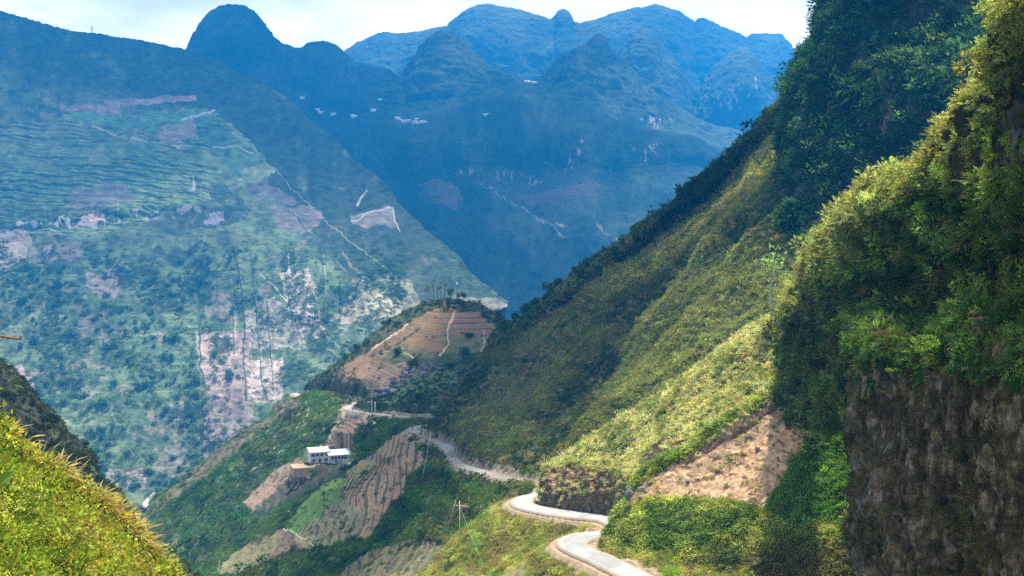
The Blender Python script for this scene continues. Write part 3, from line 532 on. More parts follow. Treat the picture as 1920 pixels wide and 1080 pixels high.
Wr = []
for py in (650, 680, 720, 800, 900, 1000, 1100, 1250):
    e = 1604+8*math.sin(py*.03)+ (6 if py > 900 else 0); k = (py-640)*.004
    Wr.append([(e+34, py, 132+k), (e+6, py, 114+k), (e+14, py, 109+k), (1650, py-14, 103+k), (1690, py+14, 96+k), (1735, py-6, 90+k), (1780, py+22, 84+k), (1830, py-22, 79+k), (1880, py+10, 73+k), (1960, py-16, 67+k), (2080, py+10, 58+k)])
Wr.insert(0, [(p+(4 if k_ else 30), q-22, d*1.07) for k_, (p, q, d) in enumerate(Wr[0])]); Wr.insert(0, [(p+20, q-12, d*1.3) for p, q, d in Wr[0]])
def Wdisp(P, a, b):
    q = P*[1,1,.42]
    return fbm(q, 7, 4, 1101)*1.5 + fbm(q, 2.4, 5, 1105, ridge=True, g=.6)*.95 + fbm(P*[1,1,.6], .7, 4, 1109, ridge=True, g=.6)*.3
Wr = [extend(r_) for r_ in Wr]; oW = patch(Wr, 1050, 900, Wdisp)
a, b = oW.px, oW.py; n = pxn(a,b,60,1111,4); nf = pxn(a,b,14,1112,5,st=(1.5,.6)); nb = pxn(a,b,40,1113,4,st=(1.3,.7))
nv_ = pxn(a,b,7,1114,4,st=(1.,.3)); c = mixc((.15,.10,.05), (.42,.30,.165), sstep(-.35,.4,nf+.4*nv_)); c = mixc(c, (.2,.165,.06), sstep(.0,.35,n)*.7); c = mixc(c, (.58,.47,.33), sstep(.18,.45,nv_+.3*nb)*.7)
c = mixc(c, (.15,.08,.05), .6*inpoly(a+20*nf, b+20*nf, [(1690,900),(1740,880),(1750,980),(1720,1030),(1690,1000)])*.7); c = mixc(c, (.25,.24,.22), (a < 1650)*(b > 800)*sstep(.0,.3,nv_)*.7)
link_patch(oW, 'rock_wall', M_wallrock, c, 'huge brown and grey rough rock wall filling the lower right corner', cat='cliff')

# A: near bank at the lower left, under the bright bush
A0 = [(-300,620,15.5),(-100,745,16.3),(0,830,16.8),(30,865,17),(70,900,17.2),(120,942,17.5),(180,990,17.9),(240,1045,18.3),(300,1100,18.8),(350,1160,19.2),(420,1260,19.6)]
A1 = [(-300,760,14),(0,960,15),(120,1040,15.6),(260,1150,16.5),(380,1300,17)]
A2 = [(-300,1000,12.6),(0,1180,13.2),(140,1280,13.8),(320,1450,14.5)]
oA = patch([back(A0, (-2, 5, -4)), back(A0, (-.3, .8, -.25)), A0, A1, A2], 260, 200, lambda P, a, b: fbm(P, 1.2, 4, 1201)*.16+fbm(P, .3, 3, 1205)*.06, smooth_u=9)
n = pxn(oA.px, oA.py, 30, 1211); c = mixc((.05,.06,.018), (.1,.08,.035), sstep(-.3,.3,n))
link_patch(oA, 'near_bank', M_near, c, 'earth bank under the bright yellow green bush at lower left', cat='bank')

# road
t_ = np.gradient(rp, axis=0); t_[:, 2] = 0; t_ /= np.linalg.norm(t_, axis=1, keepdims=True); nrm = np.stack([-t_[:, 1], t_[:, 0], 0*t_[:, 0]], -1)
us = np.linspace(-1, 1, 25); wv = 2.35+.3*fbm(rp, 9, 3, 77)
rpz = rp.copy(); kz = np.hanning(31); kz /= kz.sum(); rpz[:, 2] = np.convolve(np.pad(rp[:, 2], 15, mode='edge'), kz, 'valid')
P = rpz[:, None]+nrm[:, None]*(us[None, :, None]*wv[:, None, None]); P[..., 2] += .16-.07*us[None]**2
P[:, 0, 2] -= .35; P[:, -1, 2] -= .35
M_road = ground_mat('worn_concrete', 3, .35, .3, .03, .16, .9)
o = Patch(); o.P = P; n = fbm(P, 2.5, 4, 70); n5 = fbm(P, .7, 3, 72); c = mixc((.23,.22,.2), (.33,.32,.295), sstep(-.4,.4,n+.5*n5)); c = mixc(c, (.27,.21,.145), sstep(.45,1.,np.abs(us)[None]+.35*n+.2*n5)*.8); c = mixc(c, (.17,.165,.16), np.exp(-((np.abs(us)[None]-.42)/.09)**2)*.35)
link_patch(o, 'road', M_road, c, 'narrow pale concrete road winding along the mountain side', cat='road')
# short white track on the far rim of the slope
oG.sx = 960+FPX*oG.P[..., 0]/oG.P[..., 1]; oG.sy = HZ-FPX*oG.P[..., 2]/oG.P[..., 1]
def _on(px, py): d = np.hypot(oG.sx-px, oG.sy-py); k = np.unravel_index(d.argmin(), d.shape); return oG.P[k].copy()
tp = np.array([_on(*t) for t in ((296,932),(284,944),(275,957),(267,968),(260,978))]); tp = catmull(tp, np.linspace(0, 4, 40)); d_ = np.array([.8, -.6, -.35])
P = tp[:, None]+d_[None, None]*(np.linspace(-1, 1, 5)*1.6)[None, :, None]; P[..., 2] += 3.2; P[..., 1] -= 3.; P[..., 0] -= .5
o = Patch(); o.P = P; link_patch(o, 'track', M_road, np.broadcast_to((.75,.73,.68), P.shape), 'short white track scar on the rim above the ravine', cat='track')

# R: the mountain side behind the crag, rising out of the picture on the right
yy, xx = np.meshgrid(np.concatenate([np.linspace(14, 60, 24), np.geomspace(64, 700, 90)]), np.linspace(0, 1, 110), indexing='ij')
cy_ = np.array([12, 58, 75, 105, 150, 172, 198, 212, 400, 720]); cx_ = np.array([27, 28, 33, 42, 58, 66, 74, 78, 160, 260]); x0_ = np.interp(yy, cy_, cx_); X = x0_+xx**1.6*420
pxx = 960+FPX*X/yy; el = np.interp(pxx, [1482, 1494, 1552, 1596, 1752, 1850, 1893, 1940, 2100, 2600, 4000, 9000], (300-np.array([800, 560, 465, 410, 322, 200, 80, -40, -160, -500, -1300, -3200]))/FPX)
Z = yy*el-3-.03*yy; Z = np.minimum(Z, -8+.95*(X-x0_)+.12*yy)
P = np.stack([X, yy, Z], -1); P[..., 2] -= np.abs(fbm(P, 22, 4, 1301))*5*np.minimum(1, (X-x0_)/20)
oR = Patch(); oR.P = P; oR.px = 960+FPX*X/yy; oR.py = HZ-FPX*P[..., 2]/yy
c = mixc(G_DARK, (.09,.10,.04), sstep(-.3, .4, fbm(P, 14, 4, 1305))); link_patch(oR, 'upper_slope', M_near, c, 'scrubby mountain side rising behind the near crag', cat='slope')
# ---------------------------------------------------------------- vegetation sources and scattering
LEAF = leaf_mat('leaf', .42)
def rot3(n, r=rng):
    q = r.normal(size=(n, 4)); q /= np.linalg.norm(q, axis=1, keepdims=True); w, x, y, z = q.T
    return np.stack([1-2*(y*y+z*z), 2*(x*y-z*w), 2*(x*z+y*w), 2*(x*y+z*w), 1-2*(x*x+z*z), 2*(y*z-x*w), 2*(x*z-y*w), 2*(y*z+x*w), 1-2*(x*x+y*y)], -1).reshape(n, 3, 3)
def leaves(C, D, U, ln, wd, col):   # C base, D direction, U side ; one folded diamond each -> V, F, col
    n = len(C); ln = np.broadcast_to(ln, (n,))[:, None]; wd = np.broadcast_to(wd, (n,))[:, None]
    Nn = np.cross(D, U)
    V = np.stack([C, C+D*ln*.45+U*wd*.5+Nn*wd*.12, C+D*ln-Nn*ln*.08, C+D*ln*.45-U*wd*.5+Nn*wd*.12], 1).reshape(-1, 3)
    F = np.arange(4*n).reshape(n, 4); return V, F, np.repeat(col, 4, 0)
def ortho(D, r=rng):
    A = r.normal(size=D.shape); A -= (A*D).sum(-1, keepdims=True)*D; return A/np.linalg.norm(A, axis=-1, keepdims=True)
def unit(a): return a/(np.linalg.norm(a, axis=-1, keepdims=True)+1e-9)
def grey(n, lo=.6, hi=1.35, r=rng): g = r.uniform(lo, hi, n)[:, None]; return np.concatenate([g*r.uniform(.85, 1.15, (n, 1)), g, g*r.uniform(.8, 1.1, (n, 1))], 1)
def src(name, V, F, c): return mesh_np(name, V, F, LEAF, c, smooth=False, link=False)
def dome_clump(n, leaf, seed, flat=.7, up=.5):
    r = np.random.default_rng(seed); lobes = unit(r.normal(size=(7, 3))*[1, 1, .6]+[0, 0, .5])*r.uniform(.3, .62, (7, 1)); lobes[:, 2] = np.abs(lobes[:, 2])*flat
    k = r.integers(0, 7, n); d = unit(r.normal(size=(n, 3))+[0, 0, .35]); C = lobes[k]+d*r.uniform(.28, .46, (n, 1)); C[:, 2] = np.maximum(C[:, 2], -.1)
    D = unit(d+r.normal(size=(n, 3))*.7+[0, 0, up*.3]); return leaves(C, D, ortho(D, r), leaf*r.uniform(.7, 1.4, n), leaf*.55*r.uniform(.7, 1.3, n), grey(n, r=r))
def grass_tuft(n, seed, droop=.6):
    r = np.random.default_rng(seed); az = r.uniform(0, 6.283, n); o_ = np.stack([np.cos(az), np.sin(az), 0*az], -1); C = o_*r.uniform(0, .18, (n, 1))
    D = unit(o_*r.uniform(.2, 1.1, (n, 1))+[0, 0, 1.]); U = np.stack([-np.sin(az), np.cos(az), 0*az], -1); L_ = r.uniform(.6, 1.25, n)
    V1, F1, c1 = leaves(C, D, U, L_*.6, .07, grey(n, r=r)); C2 = C+D*L_[:, None]*.5; D2 = unit(D+[0, 0, -droop]+o_*.5); V2, F2, c2 = leaves(C2, D2, U, L_*.6, .06, grey(n, r=r))
    return np.concatenate([V1, V2]), np.concatenate([F1, F2+len(V1)]), np.concatenate([c1, c2])
def spray_clump(nb, nl, seed, leaf=.18, droop=.35):      # arching branches carrying paired leaflets
    r = np.random.default_rng(seed); Vs = []; Fs = []; Cs = []; k = 0
    for i in range(nb):
        az = r.uniform(0, 6.283); d = unit(np.array([math.cos(az), math.sin(az), r.uniform(.15, 1.3)])); L_ = r.uniform(.55, 1.15); s = np.linspace(.2, 1, nl)
        C = d*L_*s[:, None]; C[:, 2] -= droop*L_*s**2; T = unit(np.gradient(C, axis=0)); U = unit(np.cross(T, [0, 0, 1.])); sgn = np.where(np.arange(nl) % 2, 1, -1)[:, None]
        D = unit(U*sgn+T*.7+r.normal(size=(nl, 3))*.28-[0, 0, .1]); V, F, c = leaves(C, D, unit(np.cross(D, [0, 0, 1.])+r.normal(size=(nl, 3))*.3), leaf*(1.25-.6*s)*r.uniform(.8, 1.2, nl), leaf*.42, grey(nl, .7, 1.25, r)*r.uniform(.75, 1.2))
        Vs.append(V); Fs.append(F+k); Cs.append(c); k += len(V)
    return np.concatenate(Vs), np.concatenate(Fs), np.concatenate(Cs)
def collection(name, meshes):
    c_ = bpy.data.collections.new(name)
    for i, m in enumerate(meshes): c_.objects.link(src('%s_%d' % (name, i), *m))
    return c_
SHRUB = collection('shrub', [dome_clump(70, .34, i) for i in (1, 2, 3)]+[dome_clump(60, .42, 9, .5)])
TUFT = collection('tuft', [grass_tuft(26, i) for i in (4, 5, 6)])
SPRAY = collection('spray', [spray_clump(13, 16, i) for i in (1, 2, 3, 4)])
FINE = collection('fine', [dome_clump(150, .21, i, .8, 1.) for i in (21, 22, 23)])
SPRIG = collection('sprig', [dome_clump(34, .27, i, 1.0, 1.) for i in (31, 32, 33, 34)])
FERN = collection('fern', [spray_clump(9, 12, i, .22, .6) for i in (41, 42, 43)])

def gn_scatter(name, P, size, rot, tint, coll, label, cat):
    P = np.asarray(P, np.float32); n = len(P); me = bpy.data.meshes.new(name); me.vertices.add(n); me.vertices.foreach_set('co', P.ravel())
    def at(nm, ty, d, arr): a_ = me.attributes.new(nm, ty, 'POINT'); a_.data.foreach_set(d, np.ascontiguousarray(arr).ravel())
    at('scl', 'FLOAT_VECTOR', 'vector', size.astype(np.float32)); at('rot', 'FLOAT_VECTOR', 'vector', rot.astype(np.float32))
    at('idx', 'INT', 'value', rng.integers(0, 64, n).astype(np.int32)); tt = np.ones((n, 4), np.float32); tt[:, :3] = tint; at('tint', 'FLOAT_COLOR', 'color', tt)
    ob = bpy.data.objects.new(name, me); COL.objects.link(ob); tag(ob, label, cat, None, 'stuff')
    g = bpy.data.node_groups.new(name, 'GeometryNodeTree'); g.interface.new_socket('Geometry', in_out='INPUT', socket_type='NodeSocketGeometry'); g.interface.new_socket('Geometry', in_out='OUTPUT', socket_type='NodeSocketGeometry')
    N = g.nodes.new; L = g.links.new; gi = N('NodeGroupInput'); go = N('NodeGroupOutput'); ip = N('GeometryNodeInstanceOnPoints'); ci = N('GeometryNodeCollectionInfo'); ci.inputs['Collection'].default_value = coll
    ci.inputs['Separate Children'].default_value = True; ci.inputs['Reset Children'].default_value = True; ip.inputs['Pick Instance'].default_value = True
    def na(nm, ty): x_ = N('GeometryNodeInputNamedAttribute'); x_.data_type = ty; x_.inputs['Name'].default_value = nm; return x_.outputs['Attribute']
    mtp = N('GeometryNodeMeshToPoints'); L(gi.outputs[0], mtp.inputs['Mesh']); L(mtp.outputs[0], ip.inputs['Points'])
    L(ci.outputs[0], ip.inputs['Instance']); L(na('idx', 'INT'), ip.inputs['Instance Index']); L(na('rot', 'FLOAT_VECTOR'), ip.inputs['Rotation']); L(na('scl', 'FLOAT_VECTOR'), ip.inputs['Scale']); L(ip.outputs[0], go.inputs[0])
    md = ob.modifiers.new('scatter', 'NODES'); md.node_group = g
    return ob
def sample(o, n, wf, ypow=0., allr=False):
    P = o.P; A = np.linalg.norm(np.cross(P[1:, :-1]-P[:-1, :-1], P[:-1, 1:]-P[:-1, :-1]), axis=-1)
    a, b = o.px[:-1, :-1], o.py[:-1, :-1]; w = A*wf(a, b)*(1. if allr else ((a > -60) & (a < 1990) & (b > -70) & (b < 1150))); w = w/np.maximum(P[:-1, :-1, 1], 1)**ypow
    if hasattr(o, 'rd'): w = w*(o.rd[:-1, :-1] > 4.1)
    cs = np.cumsum(w.ravel()); k = np.searchsorted(cs, rng.uniform(0, cs[-1], n)); k = np.minimum(k, w.size-1); i, j = np.unravel_index(k, w.shape); u, v = rng.uniform(0, 1, (2, n))
    u_, v_ = u[:, None], v[:, None]; Q = (P[i, j]*(1-u_)+P[i, j+1]*u_)*(1-v_)+(P[i+1, j]*(1-u_)+P[i+1, j+1]*u_)*v_
    return Q, a[i, j], b[i, j]
def cover(name, o, n, coll, size, wf, tint, label, cat='undergrowth', ypow=0., flat=(.7, 1.1), tilt=.35, yref=None, sink=.1, lean=None, allr=False):
    Q, a, b = sample(o, n, wf, ypow, allr); s = size*np.exp(rng.normal(0, .32, n)).clip(.45, 2.2)
    if yref: s = s*(Q[:, 1]/yref)**.6
    sc = np.stack([s*rng.uniform(.8, 1.25, n), s*rng.uniform(.8, 1.25, n), s*rng.uniform(flat[0], flat[1], n)], -1)
    rot = np.stack([rng.normal(0, tilt, n)+(lean[0] if lean else 0), rng.normal(0, tilt, n)+(lean[1] if lean else 0), rng.uniform(0, 6.283, n)], -1); Q[:, 2] -= sink*s
    t_ = tint(a, b)*np.exp(rng.normal(0, .18, (n, 1)))*np.stack([np.exp(rng.normal(0, .1, n)), np.ones(n), np.exp(rng.normal(0, .12, n))], -1)
    return gn_scatter(name, Q, sc, rot, np.clip(t_, .003, .8), coll, label, cat)
def ramp(a, b, lo, hi, sc, s, lo2=-.35, hi2=.35): return mixc(lo, hi, sstep(lo2, hi2, pxn(a, b, sc, s, 4)))
DG, MG, YG, OL, BR, PALE = (.03,.06,.02), (.06,.11,.03), (.16,.21,.035), (.10,.11,.035), (.15,.11,.06), (.22,.22,.10)
# E
cropE = [(870,790),(880,720),(960,640),(1080,635),(1000,760),(900,800)]
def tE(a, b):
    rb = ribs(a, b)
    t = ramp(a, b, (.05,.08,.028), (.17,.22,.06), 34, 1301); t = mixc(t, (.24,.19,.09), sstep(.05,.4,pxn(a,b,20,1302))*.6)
    t = mixc(t, (.025,.06,.022), sstep(.1,-.25,rb)*.85); t = mixc(t, (.27,.26,.08), sstep(.05,.35,rb)*.55); t = mixc(t, (.42,.44,.13), inpoly(a+20*pxn(a,b,40,1305), b+20*pxn(a,b,40,1306), [(1490,470),(1480,620),(1200,790),(1110,740),(1220,560),(1330,440),(1380,450)])*.6); t = mixc(t, (.05,.10,.035), inpoly(a+15*pxn(a,b,40,1305), b+15*pxn(a,b,40,1306), [(1490,290),(1560,300),(1600,480),(1480,500),(1370,440)])*.75); crest = np.interp(a, [1000,1060,1190,1300,1390,1500], [690,600,505,430,355,265]); return mixc(t, (.5,.46,.12), np.exp(-((b-crest-6)/15)**2)*.85*sstep(1080,1200,a))  # painted into the shrub tint: sunlit zone, lit rib strip, cliff's cast shadow
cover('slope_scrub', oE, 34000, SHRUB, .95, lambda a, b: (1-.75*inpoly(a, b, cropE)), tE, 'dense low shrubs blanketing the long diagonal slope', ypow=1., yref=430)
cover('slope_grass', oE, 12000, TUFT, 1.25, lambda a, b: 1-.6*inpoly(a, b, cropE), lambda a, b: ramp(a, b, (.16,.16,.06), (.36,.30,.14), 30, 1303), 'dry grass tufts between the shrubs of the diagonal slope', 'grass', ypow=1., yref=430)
# ridge-line bushes on E
cover('ridge_bushes', oE, 420, SHRUB, 1.9, lambda a, b: (np.abs(b-np.interp(a, [925,1000,1100,1200,1310,1400,1510], [636,588,520,440,342,262,170])) < 7)*1., lambda a, b: ramp(a, b, (.02,.045,.018), (.04,.075,.025), 20, 1304), 'dark bushes along the crest of the diagonal slope', 'bushes', flat=(.9, 1.4))
# S
screeS = [(1160,950),(1200,905),(1330,832),(1478,735),(1530,780),(1490,880),(1440,975),(1300,960),(1200,960)]
rockS = [(1004,965),(1012,905),(1040,886),(1100,882),(1152,886),(1172,975),(1000,975)]
patS = [(1215,850),(1250,822),(1300,818),(1290,850),(1240,880),(1200,885)]
wS = lambda a, b: (1-.985*inpoly(a, b, screeS))*(1-.9*inpoly(a, b, rockS))*(1-.8*inpoly(a, b, patS))
cover('spur_scrub', oS, 17000, SHRUB, .48, wS, lambda a, b: ramp(a, b, (.22,.26,.09), (.55,.52,.26), 26, 1311), 'pale sunlit scrub covering the spur beside the near cliff', ypow=1., yref=220)
cover('spur_grass', oS, 9000, TUFT, .62, wS, lambda a, b: ramp(a, b, (.42,.40,.18), (.62,.55,.32), 24, 1312), 'pale yellow grass tufts over the sunny spur', 'grass', ypow=1., yref=220, lean=(.2, -.35))
# H
SCp = [(1155,952),(1200,905),(1330,825),(1475,735),(1545,775),(1500,850),(1462,920),(1440,960),(1360,942),(1300,938),(1245,932)]
wH = lambda a, b: (1-.992*inpoly(a, b, SCp))
def tH(a, b):
    t = ramp(a, b, (.14,.22,.045), (.42,.44,.11), 30, 1321); t = mixc(t, (.14,.10,.05), sstep(1000,1085,b-.15*(1380-a))*.75); return mixc(t, (.10,.22,.045), inpoly(a, b, [(1560,600),(1640,560),(1640,900),(1520,1000),(1430,960),(1500,860),(1550,780)])*.85)
cover('bank_leaves', oH, 12000, FINE, .75, wH, tH, 'leafy bushes on the bank above the nearest road bend', ypow=1., yref=190)
cover('bank_shrubs', oH, 7500, SPRAY, .85, wH, lambda a, b: tH(a, b)*1.1, 'arching weeds among the bushes on the road bank', ypow=1., yref=190)
# G
def tG(a, b):
    t = ramp(a, b, (.035,.075,.022), (.11,.17,.04), 30, 1331); t = mixc(t, (.13,.11,.05), sstep(.1,.45,pxn(a+b*.2, (b+a*.8)*3, 60, 1332))*.5)
    return mixc(t, (.07,.18,.03), sstep(.15,.4,pxn(a,b,36,1333))*.7)
cult = [[(300,922),(282,930),(245,990),(270,992)], T1, T2, [(470,960),(455,940),(520,880),(560,860),(575,875),(640,878),(560,925),(500,955)], [(610,836),(625,812),(660,795),(700,790),(660,830),(640,845)], [(640,775),(700,778),(700,792),(650,800),(625,800)], [(575,840),(660,840),(660,872),(560,885),(540,882)], [(530,995),(590,925),(640,900),(690,955),(670,1000),(620,1020),(560,1030)],[(400,1080),(450,1030),(530,990),(565,1020),(540,1040),(470,1080)], [(925,1080),(950,1060),(985,1045),(975,1080),(960,1120),(900,1120)], [(575,872),(645,878),(660,900),(560,930),(510,960),(480,985),(470,965),(520,915)]]
def wG(a, b):
    w = np.ones_like(a); 
    for p_ in cult: w = np.where(inpoly(a, b, p_), .035, w)
    w = np.where(inpoly(a, b, [(540,748),(330,910),(256,960),(300,960),(400,890),(500,810),(570,752)]), .25, w); return w*(a < 1420)
cover('lower_scrub', oG, 26000, SHRUB, .85, lambda a, b: wG(a, b)*(oG.base[:-1, :-1, 1] > 292), tG, 'green scrub over the lower slope below the road', ypow=1.4, yref=480)
cover('lower_bushes', oG, 260, SHRUB, 3.0, lambda a, b: wG(a, b)*(oG.base[:-1, :-1, 1] > 420)*sstep(0,.4,pxn(a,b,60,1334)), lambda a, b: ramp(a, b, (.03,.08,.03), (.06,.14,.04), 20, 1335), 'rounded green bushes dotted over the ravine side of the lower slope', 'bushes', flat=(.7,.95))
def tG2(a, b):
    t = ramp(a, b, (.22,.27,.06), (.46,.43,.14), 26, 1341); t = mixc(t, (.24,.18,.09), sstep(.0,.35,pxn(a,b,22,1342))*.75); t = mixc(t, (.26,.42,.05), sstep(.1,.4,pxn(a,b,34,1343))*sstep(990,1060,b)); return mixc(t, (.05,.085,.025), inpoly(a, b, [(700,880),(900,860),(1015,925),(960,960),(860,1010),(700,1080),(600,1080)])*.85)
cover('roadside_bushes', oG, 11000, FINE, .62, lambda a, b: wG(a, b)*(oG.base[:-1, :-1, 1] <= 300), tG2, 'sunny yellow green bushes below the near road bends', ypow=1., yref=225)
cover('roadside_grass', oG, 6000, TUFT, .6, lambda a, b: wG(a, b)*(oG.base[:-1, :-1, 1] <= 340), lambda a, b: ramp(a, b, (.16,.15,.05), (.3,.24,.12), 26, 1344), 'dry grass among bushes below the near road bends', 'grass', ypow=1., yref=225)
# F
fF = [(640,690),(700,655),(755,612),(800,580),(890,580),(945,620),(955,655),(870,668),(800,700),(700,745),(665,700)]
cover('knoll_scrub', oF, 5200, SHRUB, 1.15, lambda a, b: 1-.96*inpoly(a, b, fF)-.5*0, lambda a, b: ramp(a, b, (.025,.05,.02), (.06,.08,.035), 24, 1351), 'dark scrub around the foot and rim of the terraced knoll', ypow=1., yref=800)
# B
cover('dark_ridge_scrub', oB, 6000, SHRUB, .75, lambda a, b: (a < 420)*1., lambda a, b: mixc(ramp(a, b, (.022,.03,.015), (.05,.06,.025), 20, 1361), (.07,.11,.035), sstep(890,950,b)*.7), 'dark low scrub on the shadowed ridge at lower left', ypow=1.)
# D
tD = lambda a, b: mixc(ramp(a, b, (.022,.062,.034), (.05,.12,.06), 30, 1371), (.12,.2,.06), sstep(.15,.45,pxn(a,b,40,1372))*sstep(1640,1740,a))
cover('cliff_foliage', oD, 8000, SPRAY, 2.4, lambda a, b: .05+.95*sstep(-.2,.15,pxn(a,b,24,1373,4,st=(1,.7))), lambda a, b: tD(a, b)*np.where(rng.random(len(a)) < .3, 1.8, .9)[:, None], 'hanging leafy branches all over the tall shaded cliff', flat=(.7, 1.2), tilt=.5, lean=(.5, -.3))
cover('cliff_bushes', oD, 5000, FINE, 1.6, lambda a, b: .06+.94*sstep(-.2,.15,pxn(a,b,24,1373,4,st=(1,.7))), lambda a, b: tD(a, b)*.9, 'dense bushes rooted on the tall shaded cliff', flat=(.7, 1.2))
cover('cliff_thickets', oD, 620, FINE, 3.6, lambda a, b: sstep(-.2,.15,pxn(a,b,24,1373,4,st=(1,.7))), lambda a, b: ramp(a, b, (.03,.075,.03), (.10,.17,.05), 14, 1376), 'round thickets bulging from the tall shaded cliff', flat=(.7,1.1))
# C
bare = [(1800,215),(1960,120),(1960,330),(1790,320)]
def tC(a, b):
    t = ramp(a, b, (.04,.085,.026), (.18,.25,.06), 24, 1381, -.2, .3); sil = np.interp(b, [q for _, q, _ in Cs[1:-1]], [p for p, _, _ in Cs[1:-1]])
    t = mixc(t, (.38,.38,.14), sstep(90, 10, a-sil)*sstep(620,540,b)*.75); t = mixc(t, (.15,.12,.06), sstep(.1,.4,pxn(a,b,20,1382))*.5); return mixc(t, (.08,.11,.045), inpoly(a, b, [(1478,600),(1600,600),(1600,800),(1478,800)])*.5)  # sunlit rim and shaded lower left corner painted into the leaf tint
wC = lambda a, b: (1-.8*inpoly(a+12*pxn(a,b,14,1383), b, bare))*(.07+.93*sstep(-.35,.0,pxn(a,b,24,1384)))*((b < 640) | (a < 1640))
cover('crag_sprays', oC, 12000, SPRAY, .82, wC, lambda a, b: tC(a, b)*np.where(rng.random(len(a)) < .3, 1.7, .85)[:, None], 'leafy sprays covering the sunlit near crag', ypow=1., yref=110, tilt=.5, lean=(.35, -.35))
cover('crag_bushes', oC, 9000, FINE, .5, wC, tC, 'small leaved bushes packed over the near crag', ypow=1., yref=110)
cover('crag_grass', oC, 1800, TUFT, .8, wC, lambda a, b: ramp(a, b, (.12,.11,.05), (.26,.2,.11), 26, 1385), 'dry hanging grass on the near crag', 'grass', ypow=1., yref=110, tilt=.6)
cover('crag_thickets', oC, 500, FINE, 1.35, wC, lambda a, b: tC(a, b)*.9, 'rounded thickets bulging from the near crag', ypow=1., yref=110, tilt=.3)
# W
cover('wall_lip_foliage', oW, 3600, FERN, .8, lambda a, b: (b < 706+70*pxn(a,b,34,1391))*(a > 1600)*1., lambda a, b: ramp(a, b, (.03,.07,.025), (.07,.13,.04), 26, 1392), 'dark fern fringe hanging over the top of the rock wall', tilt=.7, lean=(.8,-.5))
cover('wall_lip_shrubs', oW, 900, SPRAY, 1.0, lambda a, b: (b < 690+90*pxn(a,b,30,1397))*(a > 1600)*1., lambda a, b: ramp(a, b, (.06,.12,.035), (.16,.24,.06), 20, 1398), 'leafy shrubs spilling over the lip of the rock wall', tilt=.6, lean=(.5,-.5))
cover('wall_moss', oW, 5200, TUFT, .42, lambda a, b: (b > 640)*sstep(.0,.3,pxn(a,b,34,1393)), lambda a, b: ramp(a, b, (.06,.05,.02), (.15,.12,.06), 20, 1394), 'withered hanging grass clinging to the dark rock wall', 'grass', tilt=.5, lean=(1.9, -.9))
# A
cover('bright_bush', oA, 12000, SPRIG, .105, lambda a, b: np.ones_like(a), lambda a, b: mixc(mixc(ramp(a, b, (.20,.26,.045), (.38,.36,.07), 26, 1401), (.07,.12,.03), sstep(.05,.3,pxn(a,b,24,1402))*.85), (.36,.25,.10), sstep(.0,.35,pxn(a,b,22,1403))*sstep(0,200,a)*.8), 'bright yellow green leafy bush filling the lower left corner', 'bush', sink=-.4, flat=(.8, 1.2), tilt=.6)
cover('bush_leaves', oA, 1500, SPRIG, .11, lambda a, b: np.ones_like(a), lambda a, b: ramp(a, b, (.24,.32,.05), (.46,.44,.10), 30, 1404), 'raised leafy twigs of the bright yellow green bush', 'bush', sink=-.8, flat=(.8, 1.2), tilt=.6)
# I: small far shrubs
cover('far_shrubs', oB if False else o_I, 11000, SHRUB, 3.2, lambda a, b: sstep(430,520,b)*(.12+sstep(-.05,.3,pxn(a,b,46,1411)))*(a < 760), lambda a, b: ramp(a, b, (.055,.10,.045), (.13,.19,.08), 24, 1412), 'countless small bushes over the hazy mountain foot', flat=(.6, 1.), tilt=.1)

cover('bank_weeds', oA, 2600, SPRIG, .3, lambda a, b: ((a > 1990) | (b > 1150) | (b < 400) | (a < -60) | (a > 360))*1.+.001, lambda a, b: ramp(a, b, (.14,.2,.04), (.3,.3,.07), 26, 1421), 'weeds over the unseen flank of the near bank', allr=True)
cover('upper_scrub', oR, 16000, SHRUB, 1.15, lambda a, b: np.ones_like(a), lambda a, b: ramp(a, b, (.05,.09,.03), (.17,.2,.06), 300, 1422), 'green scrub over the mountain side behind the near crag', ypow=1., yref=150, allr=True)
cover('crag_side_scrub', oC, 2500, FINE, .7, lambda a, b: (a > 1985)*1., lambda a, b: ramp(a, b, (.06,.12,.035), (.19,.25,.07), 60, 1423), 'bushes over the part of the near crag beside the viewpoint', ypow=.5, yref=60, allr=True)
